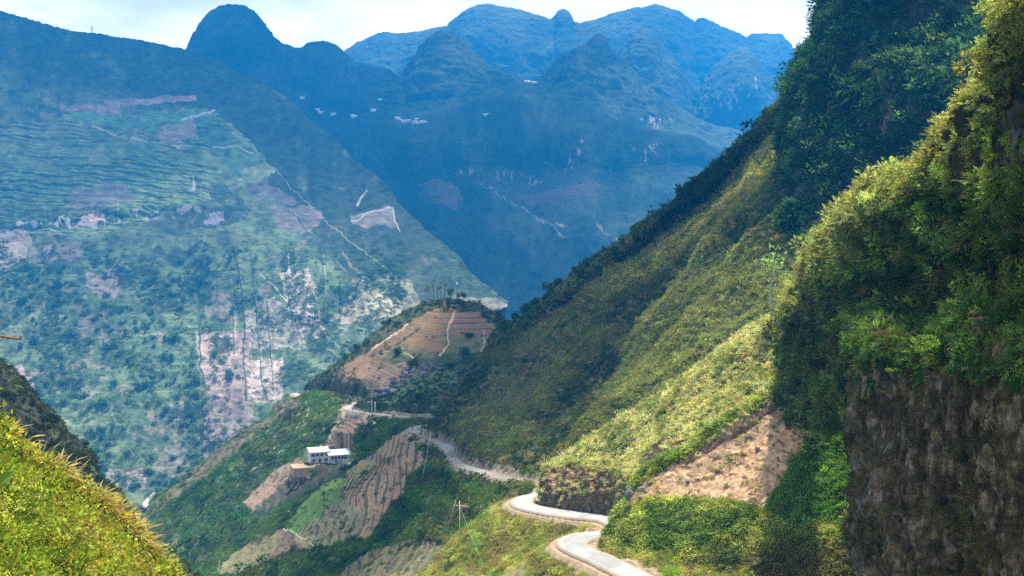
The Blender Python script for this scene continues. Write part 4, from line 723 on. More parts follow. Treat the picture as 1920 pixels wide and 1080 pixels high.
# ---------------------------------------------------------------- things
class MB:
    def __init__(s): s.V = []; s.F = []; s.k = 0
    def add(s, V, F): V = np.asarray(V, float); s.V.append(V); s.F += [tuple(int(i)+s.k for i in f) for f in F]; s.k += len(V); return s
    def box(s, c, h, rz=0., taper=1.):
        v = np.array([(x*(taper if z > 0 else 1), y*(taper if z > 0 else 1), z) for x in (-1, 1) for y in (-1, 1) for z in (-1, 1)], float)*np.array(h)
        ca, sa = math.cos(rz), math.sin(rz); v = np.stack([v[:, 0]*ca-v[:, 1]*sa, v[:, 0]*sa+v[:, 1]*ca, v[:, 2]], -1)+np.array(c)
        return s.add(v, [(0,1,3,2),(4,6,7,5),(0,4,5,1),(2,3,7,6),(0,2,6,4),(1,5,7,3)])
    def tube(s, P, r, n=7):
        P = np.asarray(P, float); r = np.broadcast_to(r, (len(P),)); T = unit(np.gradient(P, axis=0)); ref = np.array([0, 0, 1.]) if abs(T[0, 2]) < .9 else np.array([1., 0, 0])
        A = unit(np.cross(T, ref)); B = np.cross(T, A); th = np.linspace(0, 2*np.pi, n, endpoint=False)
        V = (P[:, None]+(A[:, None]*np.cos(th)[None, :, None]+B[:, None]*np.sin(th)[None, :, None])*r[:, None, None]).reshape(-1, 3); F = []
        for i in range(len(P)-1):
            for j in range(n): F.append((i*n+j, i*n+(j+1) % n, (i+1)*n+(j+1) % n, (i+1)*n+j))
        F.append(tuple(range(n))[::-1]); F.append(tuple((len(P)-1)*n+j for j in range(n))); return s.add(V, F)
    def build(s, name, mat, parent=None, smooth=False, link=True):
        me = bpy.data.meshes.new(name); me.from_pydata(np.concatenate(s.V).tolist(), [], s.F); me.materials.append(mat); me.polygons.foreach_set('use_smooth', [smooth]*len(me.polygons)); me.update()
        o = bpy.data.objects.new(name, me)
        if link: COL.objects.link(o)
        if parent: o.parent = parent
        return o
def empty(name, loc, rz=0): o = bpy.data.objects.new(name, None); o.location = loc; o.rotation_euler.z = rz; o.empty_display_size = .3; COL.objects.link(o); return o
def copy_tree(o, parent=None):
    c_ = o.copy(); COL.objects.link(c_); c_.parent = parent
    for ch in o.children: copy_tree(ch, c_)
    return c_
def on(o, px, py):
    if not hasattr(o, 'sx'): o.sx = 960+FPX*o.P[..., 0]/o.P[..., 1]; o.sy = HZ-FPX*o.P[..., 2]/o.P[..., 1]
    d = np.hypot(o.sx-px, o.sy-py); k = np.unravel_index(d.argmin(), d.shape); return o.P[k].copy()
def crest(o, px):
    on(o, px, 0); m = np.abs(o.sx-px) < 2.5; y = np.where(m, o.sy, 1e9); k = np.unravel_index(y.argmin(), y.shape); return o.P[k].copy()
M_bark = flat_mat('bark', (.12,.09,.06), .95, .4, .3); M_barkl = flat_mat('pale_bark', (.36,.33,.27), .9, .4, .2); M_conc = flat_mat('pole_concrete', (.5,.48,.44), .85, .8, .15); M_wood = flat_mat('weathered_wood', (.33,.24,.15), .9, .5, .25)
M_wall = flat_mat('whitewash', (.55,.53,.48), .9, 1.2, .25); M_brickw = flat_mat('plaster_brown', (.33,.22,.16), .9, 1.2, .2); M_roof1 = flat_mat('cement_sheet_roof', (.62,.54,.43), .85, 2., .12); M_roof2 = flat_mat('grey_sheet_roof', (.6,.64,.68), .6, 2., .1)
M_dark = flat_mat('dark_glass', (.03,.035,.04), .3, 1., .2); M_steel = flat_mat('galvanised_steel', (.42,.44,.45), .5, 1., .1, .6); M_wire = flat_mat('wire', (.45,.45,.45), .5); M_black = flat_mat('black_rubber', (.02,.02,.02), .6); M_red = flat_mat('red_paint', (.35,.04,.03), .4)
M_skin = flat_mat('skin', (.45,.28,.2), .7); M_cloth = flat_mat('dark_cloth', (.04,.05,.09), .9); M_twig = flat_mat('dead_twig', (.16,.08,.04), .9, .02, .3); M_straw = flat_mat('straw', (.5,.42,.26), .9)
M_stone = ground_mat('boulder_stone', .8, .12, .8, .08, .4)
TREE_LEAF = {k: leaf_mat('crown_'+k, .4, False, c_) for k, c_ in dict(dark=(.045,.085,.03), far=(.15,.22,.10), fardark=(.06,.11,.05), gold=(.30,.42,.05), pale=(.26,.34,.14), slim=(.14,.17,.08)).items()}
def crown_mesh(name, n, rx, rz, zc, leaf, seed, mat, lobes=9, parent=None, link=True):
    r = np.random.default_rng(seed); Lb = unit(r.normal(size=(lobes, 3)))*r.uniform(.2, .72, (lobes, 1))*[rx, rx, rz]; k = r.integers(0, lobes, n); d = unit(r.normal(size=(n, 3))); rr = r.uniform(.28, .42, (lobes, 1))[k]
    C = Lb[k]+d*rr*[rx, rx, rz]*r.uniform(.75, 1.1, (n, 1))+[0, 0, zc]; D = unit(d+r.normal(size=(n, 3))*.6); V, F, c_ = leaves(C, D, ortho(D, r), leaf*r.uniform(.7, 1.4, n), leaf*.6*r.uniform(.7, 1.3, n), grey(n, r=r)*r.uniform(.75, 1.3, (lobes, 1))[k])
    return mesh_np(name, V, F, mat, c_, smooth=False, parent=parent, link=link)
def tree(name, loc, h, r, kind, label, cat='tree', group=None, seed=0, trunk=.35, n=420, lean=(0, 0), bark=None, flat=1., crown_n='crown'):
    e = empty(name, tuple(loc)); tag(e, label, cat, group); rr = np.random.default_rng(seed); m = MB(); z = np.linspace(-.6, 1, 7)
    P = np.stack([lean[0]*z**2+.15*r*np.sin(z*3+seed), lean[1]*z**2+.1*r*np.cos(z*4), z*h*.82], -1); P[0] = (0, 0, -.9); m.tube(P, np.linspace(.028, .010, 7)*h)
    for i in range(5):
        t0 = rr.uniform(trunk, .8); b0 = np.array([np.interp(t0, z, P[:, k]) for k in range(3)]); az = rr.uniform(0, 6.28); b1 = b0+[math.cos(az)*r*.6, math.sin(az)*r*.6, h*rr.uniform(.08, .22)]; m.tube([b0, (b0+b1)/2+[0, 0, .02*h], b1], [.010*h, .007*h, .003*h], 5)
    m.build('trunk', bark or M_bark, e, True)
    rz_ = (1-trunk)*h/2*flat; o_ = crown_mesh(crown_n, n, r, rz_, h-rz_, r*.26, seed+50, TREE_LEAF[kind], parent=e); o_.location.x = lean[0]; o_.location.y = lean[1]
    return e
# knoll trees
sl = [(796,571,30,'leftmost'),(804,571,36,'second from left'),(812,571,46,'tallest left'),(819,571,30,'short thin middle'),(826,571,40,'middle'),(832,571,45,'right')]
sl_lab = ['leftmost slender bare trunked tree on the knoll crown','second slender umbrella tree from the left on the knoll crown','tallest slender umbrella tree left of the knoll centre','thin short umbrella tree between two tall ones on the knoll','slender umbrella tree just left of the double crown on the knoll','slender umbrella tree nearest the dark round tree on the knoll']
for i, ((px, py, h, _), lb) in enumerate(zip(sl, sl_lab)):
    p = crest(oF, px); tree('slender_tree', p-[0, 0, .3], h*.31, 2.2+.5*(i % 2), 'slim', lb, 'tree', 'slender umbrella trees on the knoll', i, .72, 120, bark=M_bark, flat=.8)
kn = [(842,None,24,15,'dark round tree on the knoll beside the slender trees'),(862,None,15,10,'small dark bush tree on the knoll right of the white topped mast'),(872,None,20,15,'dark round tree on the right of the knoll top'),(899,583,26,15,'dark two lobed tree on the right shoulder of the knoll'),(908,596,14,16,'low dark round bush tree below the two lobed tree'),(934,602,26,19,'dark green tree between the knoll and the long slope'),(943,622,20,8,'thin small tree at the foot of the bushy slope crest'),
      (815,690,34,34,'large dark green tree at the top end of the boulder ridge'),(871,675,24,26,'dark round tree at the lower right corner of the knoll fields'),(773,688,18,24,'dark bushes tree beside the upper boulders of the ridge'),(745,664,14,24,'dark bush tree on the left terrace edge of the knoll'),(783,754,22,24,'dark round tree above the green terraces near the road'),(731,603,10,10,'small dark tree on the left rim of the knoll'),(718,612,12,10,'small dark tree slightly lower on the knoll left rim'),(666,654,14,14,'dark small tree halfway down the knoll left rim'),(648,676,10,8,'tiny dark tree low on the knoll left rim'),(880,632,10,22,'low dark shrub tree in the middle of the knoll right field')]
for i, (px, py, h, w, lb) in enumerate(kn):
    p = crest(oF, px) if py is None else on(oF, px, py); s = p[1]/FPX; tree('round_tree', p-[0, 0, .4], h*s, w*s*.5, 'dark', lb, 'tree', 'dark round trees on the knoll', 20+i, .12, 380)
er = [(965,20,22),(985,30,30),(1003,24,24),(1026,34,26),(1046,28,16),(1078,22,20),(1132,14,14),(1150,12,10)]
er_lab = ['lowest dark tree on the bushy slope crest near the knoll','broad dark tree on the lower crest of the long slope','dark tree between the broad tree and the open crowned tree on the crest','tall open crowned tree standing up on the long slope crest','narrow tree just uphill of the tall open crowned tree','dark tree on the crest halfway between the knoll and the haze','small tree higher up the long slope crest','smallest tree highest on the lower part of the slope crest']
for i, ((px, h, w), lb) in enumerate(zip(er, er_lab)):
    p = crest(oE, px); s = p[1]/FPX; tree('crest_tree', p-[0, 0, 1.], h*s, w*s*.55, 'dark', lb, 'tree', 'trees on the long slope crest', 60+i, .2, 420)
for i, (px, py, h, w, lb) in enumerate([(1566,30,40,30,'dark tree leaning out at the very top of the cliff edge'),(1545,100,34,30,'dark tree overhanging the upper left cliff edge'),(1520,150,26,26,'small dark tree low on the left cliff edge against the sky')]):
    p = on(oD, px+12, py+10); s = p[1]/FPX; tree('cliff_tree', p-[0, 0, .5], h*s, w*s*.6, 'dark', lb, 'tree', None, 80+i, .25, 520, lean=(-1.2, -.6))
# saplings, bright shrubs
p = on(oS, 1450, 600); s = p[1]/FPX; tree('sapling', p-[0, 0, .6], 148*s, 32*s, 'pale', 'tall thin pale leaved sapling standing alone on the sunny spur', 'tree', None, 91, .42, 170, bark=M_barkl, flat=.95)
p = on(oS, 1474, 560); s = p[1]/FPX; tree('sapling', p-[0, 0, .4], 66*s, 18*s, 'pale', 'shorter pale sapling just right of the tall one by the crag', 'tree', None, 92, .5, 140, bark=M_barkl)
for i, (o_, px, py, h, w, k, lb) in enumerate([(oE,1434,322,26,24,'gold','bright yellow green bush on the sunlit rib below the cliff'),(oS,1166,792,30,26,'pale','feathery pale shrub on the spur edge above the rock cut'),(oS,1245,730,22,18,'pale','small pale shrub higher on the spur edge'),(oS,1090,842,16,30,'gold','low yellow bush at the foot of the spur near the rock cut'),(oC,1628,662,56,52,'gold','glowing yellow green shrub at the top corner of the rock wall'),(oC,1606,690,40,44,'pale','pale leafy shrub just below the glowing yellow shrub'),(oC,1885,410,50,44,'pale','pale leaved shrub high on the crag at the right edge'),(oC,1856,470,46,50,'pale','second pale shrub on the crag left of the first'),(oC,1762,520,60,56,'pale','wide pale shrub in the middle of the overgrown crag'),(oC,1560,520,34,40,'gold','small bright shrub near the left edge of the crag'),(oS,1318,812,20,36,'slim','round green bush on the spur above the red soil patch')]):
    p = on(o_, px, py); s = p[1]/FPX; tree('shrub', p-[0, 0, .1*h*s], h*s, w*s*.55, k, lb, 'shrub', None, 100+i, .1, 260)
# far trees on the terraced mountain foot
proto = [crown_mesh('far_tree', 150, 1., 1.1, .75, .42, 140+i, TREE_LEAF[k], 7, link=False) for i, k in enumerate(('far', 'fardark', 'far', 'fardark', 'far'))]
lab = {'far': 'small rounded pale green tree scattered over the hazy mountain foot', 'fardark': 'small rounded dark green tree scattered over the hazy mountain foot'}
r = np.random.default_rng(9); cnt = 0; tries = 0
clus = [(300,640),(340,700),(260,560),(60,600),(150,560),(210,640),(110,690),(330,540),(280,700),(380,700),(350,750),(240,740),(120,760),(430,730),(445,810),(360,850),(300,890),(200,820),(70,520),(30,560),(410,520),(250,620),(230,900),(180,600)]
while cnt < 270 and tries < 3000:
    tries += 1; cx, cyy = clus[r.integers(0, len(clus))]; px, py = cx+r.normal(0, 34), cyy+r.normal(0, 28)
    if not (-10 < px < 480 and 450 < py < 925) or (372 < px < 530 and 605 < py < 860 and r.random() < .85): continue
    p = on(o_I, px, py); k = int(r.integers(0, 5)); o_ = proto[k].copy(); COL.objects.link(o_); sz = r.uniform(2.6, 5.2)*(1.5 if r.random() < .12 else 1); o_.location = p; o_.scale = (sz*r.uniform(.9, 1.2), sz, sz*r.uniform(.85, 1.25)); o_.rotation_euler.z = r.uniform(0, 6.28)
    kk = ('far', 'fardark')[k % 2]; tag(o_, lab[kk], 'tree', 'pale trees over the mountain foot' if kk == 'far' else 'dark trees over the mountain foot'); cnt += 1
# boulders
def rock_mesh(seed, link=False, name='boulder'):
    th, ph = np.meshgrid(np.linspace(0, 2*np.pi, 22), np.linspace(0, np.pi, 13)); V = np.stack([np.sin(ph)*np.cos(th), np.sin(ph)*np.sin(th), np.cos(ph)], -1)
    q = np.round(V*2.2+seed)/2.2; V = V*(.8+.35*fbm(V+seed, .9, 4, seed))[..., None]; rr = np.random.default_rng(seed)
    for _ in range(9): nn = unit(rr.normal(size=3)); dd = rr.uniform(.45, .75); t_ = np.maximum(0, (V*nn).sum(-1)-dd); V = V-nn*t_[..., None]
    i = np.arange(13*22).reshape(13, 22); F = np.stack([i[:-1, :-1], i[:-1, 1:], i[1:, 1:], i[1:, :-1]], -1).reshape(-1, 4); return mesh_np(name, V, F, M_stone, np.broadcast_to((.10,.095,.09) if seed != 3 else (.19,.18,.17), V.shape), smooth=False, link=link)
rk = [rock_mesh(i) for i in range(1, 6)]
def place_rock(k, p, sx, sy, sz, rz, label, group=None, tilt=0):
    o_ = rk[k].copy(); COL.objects.link(o_); o_.location = p; o_.scale = (sx, sy, sz); o_.rotation_euler = (tilt, 0, rz); tag(o_, label, 'boulder', group); return o_
place_rock(0, on(oH, 1132, 1040)+[-.5, -2.2, .15], 1.25, .75, .55, .5, 'dark slab boulder with pale top lying beside the nearest road bend', None, .1)
place_rock(1, on(oH, 1184, 932)+[-.4, -1.5, .8], 1.2, 1., 1.1, 1., 'black boulder lodged at the lower end of the scree')
place_rock(2, on(oH, 1200, 922)+[0, -1.2, .6], .9, .8, .7, 2., 'smaller black rock just uphill of the black boulder')
for i, (px, py, s_, lb) in enumerate([(1345,885,.5,'dark rock in the middle of the scree'),(1400,820,.55,'dark rock on the upper scree'),(1420,842,.6,'flat dark rock right of the upper scree rock'),(1485,780,.5,'dark rock just below the crag foot on the scree'),(1370,862,.45,'small dark rock above the middle of the scree'),(1290,905,.5,'dark rock on the lower left scree'),(1450,800,.5,'angular dark rock near the top right of the scree'),(1395,955,.4,'little dark rock near the bottom rim of the scree')]):
    place_rock(i % 5, on(oH, px, py)+[0, 0, .1], s_, s_*.8, s_*.55, i*1.3, lb)
r = np.random.default_rng(17); ridge = np.array([(680,768),(700,752),(720,738),(740,722),(760,708),(780,698),(800,690),(816,684)], float)
for i in range(95):
    t_ = r.uniform(0, 7); q = catmull(ridge, np.array([t_]))[0]; p = on(oF, q[0]+r.normal(0, 6), q[1]+r.normal(0, 7)); s_ = r.uniform(1.3, 2.9); place_rock(i % 5, p, s_, s_*r.uniform(.8, 1.2), s_*r.uniform(.7, 1.2), r.uniform(0, 6), 'dark grey boulder heaped in the rocky ridge across the knoll foot', 'boulders of the rocky ridge', r.normal(0, .3))
# hamlet far across the valley
VM = flat_mat('far_white_wall', (.75,.74,.72), .8, 9., .1)
def hut_mesh():
    m = MB(); m.box((0, 0, 1.2), (4, 3, 2.6)); m.add([(-4.6,-3.6,3.6),(4.6,-3.6,3.6),(4.6,3.6,3.6),(-4.6,3.6,3.6),(-4.6,0,5.6),(4.6,0,5.6)], [(0,1,5,4),(2,3,4,5),(0,4,3),(1,2,5),(0,3,2,1)]); return m.build('village_house', VM, link=False)
hm = hut_mesh(); hp = [(752,227),(758,230),(766,229),(772,232),(778,231),(786,233),(792,230),(801,233),(745,224),(783,226),(712,188),(700,209),(601,212),(596,207),(560,184),(566,185),(661,218),(664,221),(625,215),(911,217),(995,156),(988,155),(1002,157)]
for i, (px, py) in enumerate(hp):
    p = on(o_J, px, py); o_ = hm.copy(); COL.objects.link(o_); o_.location = p+[0, 0, .5]; o_.rotation_euler.z = (i*1.7) % .8-.4; s_ = .9+.5*((i*37) % 10)/10; o_.scale = (s_*1.5, s_, s_); g = 'white houses of the far hamlet' if i < 10 else 'scattered white far houses'; o_o = ('leftmost','second','third','fourth','fifth','sixth','seventh','eighth','ninth','tenth','eleventh','twelfth','thirteenth'); rk_ = sorted([q_[0] for q_ in (hp[:10] if i < 10 else hp[10:])]).index(px)
    tag(o_, ('tiny white house, %s from the left in the far hamlet row' % o_o[rk_]) if i < 10 else ('tiny lone white house, %s from the left on the blue mountain wall' % o_o[rk_]), 'house', g)
# house group on the lower slope
pH = on(oG, 612, 866); s = pH[1]/FPX; pH[2] += .1
def building(x0, w, d, h, roof, wallm, label, z0=0., windows=(), rz=.35, over=.5, storeys=1):
    e = empty('farm_house', tuple(pH+[x0, 0, z0]), rz); tag(e, label, 'house')
    MB().box((0, 0, h/2-3.5), (w/2, d/2, h/2+3.5)).build('wall', wallm, e)
    m = MB(); a0, b0 = w/2+over, d/2+over; m.add([(-a0,-b0,h),(a0,-b0,h),(a0,b0,h+1.3),(-a0,b0,h+1.3),(-a0,-b0,h+.22),(a0,-b0,h+.22),(a0,b0,h+1.52),(-a0,b0,h+1.52)], [(0,3,2,1),(4,5,6,7),(0,1,5,4),(1,2,6,5),(2,3,7,6),(3,0,4,7)])
    m.add([(-w/2,d/2-.02,h),(w/2,d/2-.02,h),(w/2,d/2-.02,h+1.2),(-w/2,d/2-.02,h+1.2)], [(0,1,2,3)]); m.build('roof', roof, e)
    for (wx_, wz_, ww, wh, side) in windows:
        if side == 'f': f = MB().box((wx_, -d/2-.03, wz_), (ww/2, .05, wh/2)); g = MB().box((wx_, -d/2-.09, wz_+wh/2+.06), (ww/2+.08, .1, .06))
        else: f = MB().box((w/2+.03, wx_, wz_), (.05, ww/2, wh/2)); g = MB().box((w/2+.09, wx_, wz_+wh/2+.06), (.1, ww/2+.08, .06))
        wi = f.build('window', M_dark, e); g.build('lintel', wallm, wi)
    return e
building(-3.9, 9.4, 6, 4.9, M_roof1, M_wall, 'two storey farmhouse with beige flat roof on the green slope', .2, [(-3.4,3.75,1.3,1.1,'f'),(-1.2,3.75,1.5,1.1,'f'),(1.,3.75,1.5,1.1,'f'),(3.4,3.75,1.3,1.1,'f'),(-3,1.2,1.2,1.2,'f'),(0,1.1,1.1,1.8,'f'),(3,1.2,1.3,1.2,'f')])
building(6.0, 10.8, 6.4, 3.3, M_roof2, M_wall, 'white single storey farmhouse with light grey roof and dark windows', .6, [(-3.9,2.0,1.,1.5,'f'),(-2.3,2.0,1.,1.5,'f'),(-.7,2.0,1.,1.5,'f'),(.9,2.0,1.,1.5,'f'),(2.6,2.0,1.,1.5,'f'),(-1.6,2.1,.9,1.2,'s'),(1.,2.1,.9,1.2,'s')])
pY = on(oG, 571, 876); MB().box(tuple(pY+[0, 0, -1.4]), (6.3, 5, 2.2), .3).build('yard', flat_mat('packed_earth', (.42,.28,.17), .95, 1.2, .2)).update_tag(); tag(bpy.context.scene.objects['yard'], 'flat bare earth yard platform below the farmhouses', 'yard', None, 'structure')
pY = on(oG, 562, 889); MB().box(tuple(pY+[0, 0, -1.2]), (5., 2.6, 1.6), .3).build('retaining_wall', flat_mat('earth_step', (.34,.25,.17), .95, 1., .25)); tag(bpy.context.scene.objects['retaining_wall'], 'low stepped earth and stone wall under the farm yard', 'wall')
# trellis
pT = on(oG, 652, 872); e = empty('trellis', tuple(pT), .2); tag(e, 'pale wire and post trellis beside the white farmhouse', 'trellis')
for i in range(5):
    for j in range(2): MB().tube([((i-2)*2., (j-.5)*4, -1.), ((i-2)*2., (j-.5)*4, 2.6)], .09, 6).build('post', M_conc, e)
m = MB()
for z_ in (1.3, 2.5):
    for j in range(2): m.tube([(-4.2, (j-.5)*4, z_), (4.2, (j-.5)*4, z_)], .045, 5)
for i in range(5): m.tube([((i-2)*2., -2, 2.5), ((i-2)*2., 2, 2.5)], .045, 5)
m.build('rail', M_steel, e)
# utility poles and lines
def upole(px, py, h, label, arm=1.1, two=False, o_=None, mat=None, rz=.2, r0=.12):
    p = on(o_ or oG, px, py); e = empty('utility_pole', tuple(p), rz); tag(e, label, 'utility pole')
    MB().tube([(0, 0, -1), (0, 0, h)], [r0, r0*.62], 8).build('post', mat or M_conc, e, True)
    if arm: MB().box((0, 0, h-.9), (arm, .06, .07)).build('crossarm', M_wood, e)
    if arm:
        for k in (-.85, 0, .85): MB().tube([(k*arm, 0, h-.85), (k*arm, 0, h-.5)], [.07, .04], 6).build('insulator', M_conc, e)
    return e, p
e1, p1 = upole(862, 1017, 7.8, 'pale concrete pole with crossarm and leaning brace above the sunny bushes', 1.35)
MB().tube([(-3.2, .2, -.6), (-.7, 0, 7.9)], [.08, .06], 6).build('brace', M_wood, e1, True)
MB().tube([(-.75, .0, 7.0), (1.7, -.4, 6.7)], .06, 6).build('spreader', M_straw, e1)
e2, p2 = upole(783, 1082, 4.2, 'short wooden pole with crossarm at the bottom edge of the terraces', 1.6, mat=M_wood)
e3, p3 = upole(703, 785, 8.5, 'right one of two thin pale poles beside the far road bend', 0, r0=.26)
e4, p4 = upole(697, 782, 8.6, 'left one of two thin pale poles beside the far road bend', 0, r0=.2)
e5, p5 = upole(738, 788, 4.4, 'small transformer pole at the road before the bushy slope', .9, r0=.2)
MB().box((0, 0, 2.4), (.7, .5, .7)).build('transformer', M_steel, e5)
e6, p6 = upole(807, 851, 7.5, 'slim grey pole below the road beside the brown terraces', 0, r0=.12)
e7, p7 = upole(411, 1080, 6.5, 'thin pale pole at the bottom left of the green slope', 0, r0=.13)
def wire(a_, b_, sag, label, r_=.03):
    a_, b_ = np.array(a_, float), np.array(b_, float); t_ = np.linspace(0, 1, 24)[:, None]; P = a_*(1-t_)+b_*t_; P[:, 2] -= 4*sag*t_[:, 0]*(1-t_[:, 0]); o_ = MB().tube(P, r_, 4).build('power_line', M_wire); tag(o_, label, 'cable')
top = lambda p, h: p+[0, 0, h]
wire(top(p1, 7.), top(p2, 3.6), .8, 'pale cable from the braced pole down to the short wooden pole', .02)
wire(top(p6, 7.4), on(oG, 783, 930)+[0, 0, .6], 2., 'slack grey cable trailing down from the slim pole below the road', .05)
wire(top(p1, 7.), on(oG, 905, 1060)+[0, 0, .4], .3, 'thin stay wire from the braced pole into the sunny bushes', .013)
# mast on the far left ridge
p = crest(o_I, 173); e = empty('mast', tuple(p)); tag(e, 'tiny lattice mast with cross arm on the far left ridge', 'mast'); m = MB()
for sx_, sy_ in ((-1, -1), (1, -1), (1, 1), (-1, 1)): m.tube([(sx_*1.6, sy_*1.6, -2), (sx_*.4, sy_*.4, 13)], .28, 4)
for z_ in (2, 5, 8, 11): m.box((0, 0, z_), (1.6-z_*.09, 1.6-z_*.09, .15))
m.build('tower', M_steel, e); MB().box((0, 0, 10), (5, .3, .3)).build('crossarm', M_steel, e)
p = crest(oF, 855); e = empty('mast', tuple(p)); tag(e, 'slim mast with white head among the knoll trees', 'mast'); MB().tube([(0, 0, -1), (0, 0, 9.5)], [.22, .15], 7).build('pole', M_bark, e, True); MB().box((0, 0, 9.9), (.6, .5, .6)).build('antenna', flat_mat('white_plastic', (.8, .8, .8), .5), e)
# motorcyclist on the road bend
def roadpt(px, py): k = np.hypot(960+FPX*rpz[:, 0]/rpz[:, 1]-px, HZ-FPX*rpz[:, 2]/rpz[:, 1]-py).argmin(); return rpz[k].copy()+[0, 0, .17], k
def motorbike(px, py, label_b, label_p, shirt):
    p, k = roadpt(px, py); tdir = rpz[min(k+2, len(rpz)-1)]-rpz[k-2]; rz = math.atan2(tdir[1], tdir[0]); e = empty('motorcycle', tuple(p), rz); tag(e, label_b, 'motorcycle')
    for x_ in (-.62, .62):
        th = np.linspace(0, 2*np.pi, 17); w_ = MB().tube(np.stack([x_+.27*np.cos(th), 0*th, .3+.27*np.sin(th)], -1), .055, 6).build('wheel', M_black, e, True); MB().tube([(x_, -.06, .3), (x_, .06, .3)], .09, 8).build('hub', M_steel, w_)
    MB().tube([(-.55, 0, .5), (-.15, 0, .55), (.2, 0, .68), (.4, 0, .85)], [.1, .16, .15, .06], 8).build('body', M_red, e, True); MB().tube([(-.6, 0, .78), (-.2, 0, .8), (.05, 0, .76)], [.1, .13, .1], 8).build('seat', M_black, e, True)
    MB().tube([(.62, 0, .3), (.42, 0, .95)], .035, 6).build('fork', M_steel, e); MB().tube([(.36, -.34, .98), (.42, 0, 1.0), (.36, .34, .98)], .025, 6).build('handlebar', M_steel, e); MB().tube([(.47, 0, .84), (.56, 0, .84)], [.09, .07], 8).build('headlight', M_conc, e, True)
    me = bpy.data.meshes.new('person'); J_ = [(-.22,0,.92),(-.2,0,1.12),(-.14,0,1.36),(-.1,0,1.47),(-.06,0,1.62),(-.04,0,1.72),(-.13,.19,1.4),(.08,.26,1.18),(.32,.28,1.02),(-.13,-.19,1.4),(.08,-.26,1.18),(.32,-.28,1.02),(-.2,.12,.88),(.15,.2,.8),(.0,.2,.42),(.1,.2,.36),(-.2,-.12,.88),(.15,-.2,.8),(.0,-.2,.42),(.1,-.2,.36)]
    E_ = [(0,1),(1,2),(2,3),(3,4),(4,5),(2,6),(6,7),(7,8),(2,9),(9,10),(10,11),(0,12),(12,13),(13,14),(14,15),(0,16),(16,17),(17,18),(18,19)]; R_ = [.15,.14,.15,.06,.1,.08,.065,.05,.035,.065,.05,.035,.09,.08,.055,.04,.09,.08,.055,.04]
    me.from_pydata(J_, E_, []); o_ = bpy.data.objects.new('person', me); COL.objects.link(o_); sm = o_.modifiers.new('skin', 'SKIN'); me.skin_vertices  # radii below
    for v_, q in zip(me.skin_vertices[0].data if me.skin_vertices else [], R_): v_.radius = (q, q)
    if me.skin_vertices: me.skin_vertices[0].data[0].use_root = True
    o_.modifiers.new('sub', 'SUBSURF').levels = 1; me.materials.append(shirt); o_.location = p; o_.rotation_euler.z = rz; tag(o_, label_p, 'person')
    hc = MB(); th, ph = np.meshgrid(np.linspace(0, 2*np.pi, 13), np.linspace(0, np.pi*.62, 7)); i = np.arange(7*13).reshape(7, 13); hc.add(np.stack([-.05+.14*np.sin(ph)*np.cos(th), .13*np.sin(ph)*np.sin(th), 1.68+.14*np.cos(ph)], -1).reshape(-1, 3), np.stack([i[:-1, :-1], i[:-1, 1:], i[1:, 1:], i[1:, :-1]], -1).reshape(-1, 4).tolist()); hc.build('helmet', M_black, o_, True)
    return e
motorbike(767, 809, 'dark motorcycle riding round the road bend above the brown terraces', 'rider in dark clothes on the motorcycle at the bend above the brown terraces', M_cloth)
motorbike(661, 770, 'small motorcycle near the far road bend by the knoll', 'dark clothed rider on the motorcycle near the far bend by the knoll', M_cloth)
# dead twig at the left edge and dry stalks
q = lambda px, py, Y: np.array(W(px, py, Y)); m = MB(); m.tube([q(-90, 640, 13.2), q(-40, 628, 13.1), q(0, 630, 13), q(22, 634, 13), q(40, 636, 13)], [.022, .018, .014, .011, .010], 7); o_ = m.build('dead_branch', M_twig, smooth=True); tag(o_, 'bare brown broken branch poking in from the left edge', 'branch')
MB().tube([q(36, 636, 13), q(39, 632, 13), q(41, 629.5, 13)], [.010, .008, .006], 6).build('twig', M_twig, o_, True); MB().tube([q(-60, 633, 13.1), q(-20, 622, 13), q(8, 600, 13)], [.012, .008, .004], 6).build('twig', M_twig, o_, True); MB().tube([q(-30, 660, 13.1), q(-8, 646, 13), q(6, 634, 13)], [.009, .006, .004], 6).build('twig', M_twig, o_, True)
r = np.random.default_rng(31); Pts = []; 
for i in range(130): px = r.choice([r.uniform(180, 270), r.uniform(20, 330)]); Pts.append(crest(oA, px)+[0, -r.uniform(0, .3), -.05])
Pts = np.array(Pts); n = len(Pts); s_ = r.uniform(.2, .6, n); gn_scatter('dry_stalks', Pts, np.stack([s_*.6, s_*.6, s_], -1), np.stack([r.normal(0, .3, n), r.normal(.15, .3, n), r.uniform(0, 6.28, n)], -1), np.broadcast_to((.42,.33,.14), (n, 3)), TUFT, 'thin dry grass stalks sticking out of the bright bush rim', 'grass')
p = crest(oA, 300); e = empty('dead_weed', tuple(p)); tag(e, 'pale dead weed with spreading stems at the tip of the bright bush', 'weed'); m = MB()
for i in range(9): a_ = r.uniform(-1, 1.1); L_ = r.uniform(.2, .55); m.tube([(0, 0, -.1), (math.sin(a_)*L_*.5, r.normal(0, .03), math.cos(a_)*L_*.55), (math.sin(a_)*L_*1.05, r.normal(0, .05), math.cos(a_)*L_*.85)], [.005, .0035, .002], 5)
m.build('stem', M_straw, e, True); c_ = r.normal(size=(34, 3))*[.2, .06, .1]+[.05, 0, .2]; D = unit(r.normal(size=(34, 3))); V, F, cc = leaves(c_, D, ortho(D, r), .05, .03, grey(34, r=r)); mesh_np('leaf', V, F, TREE_LEAF['gold'], cc, False, e)
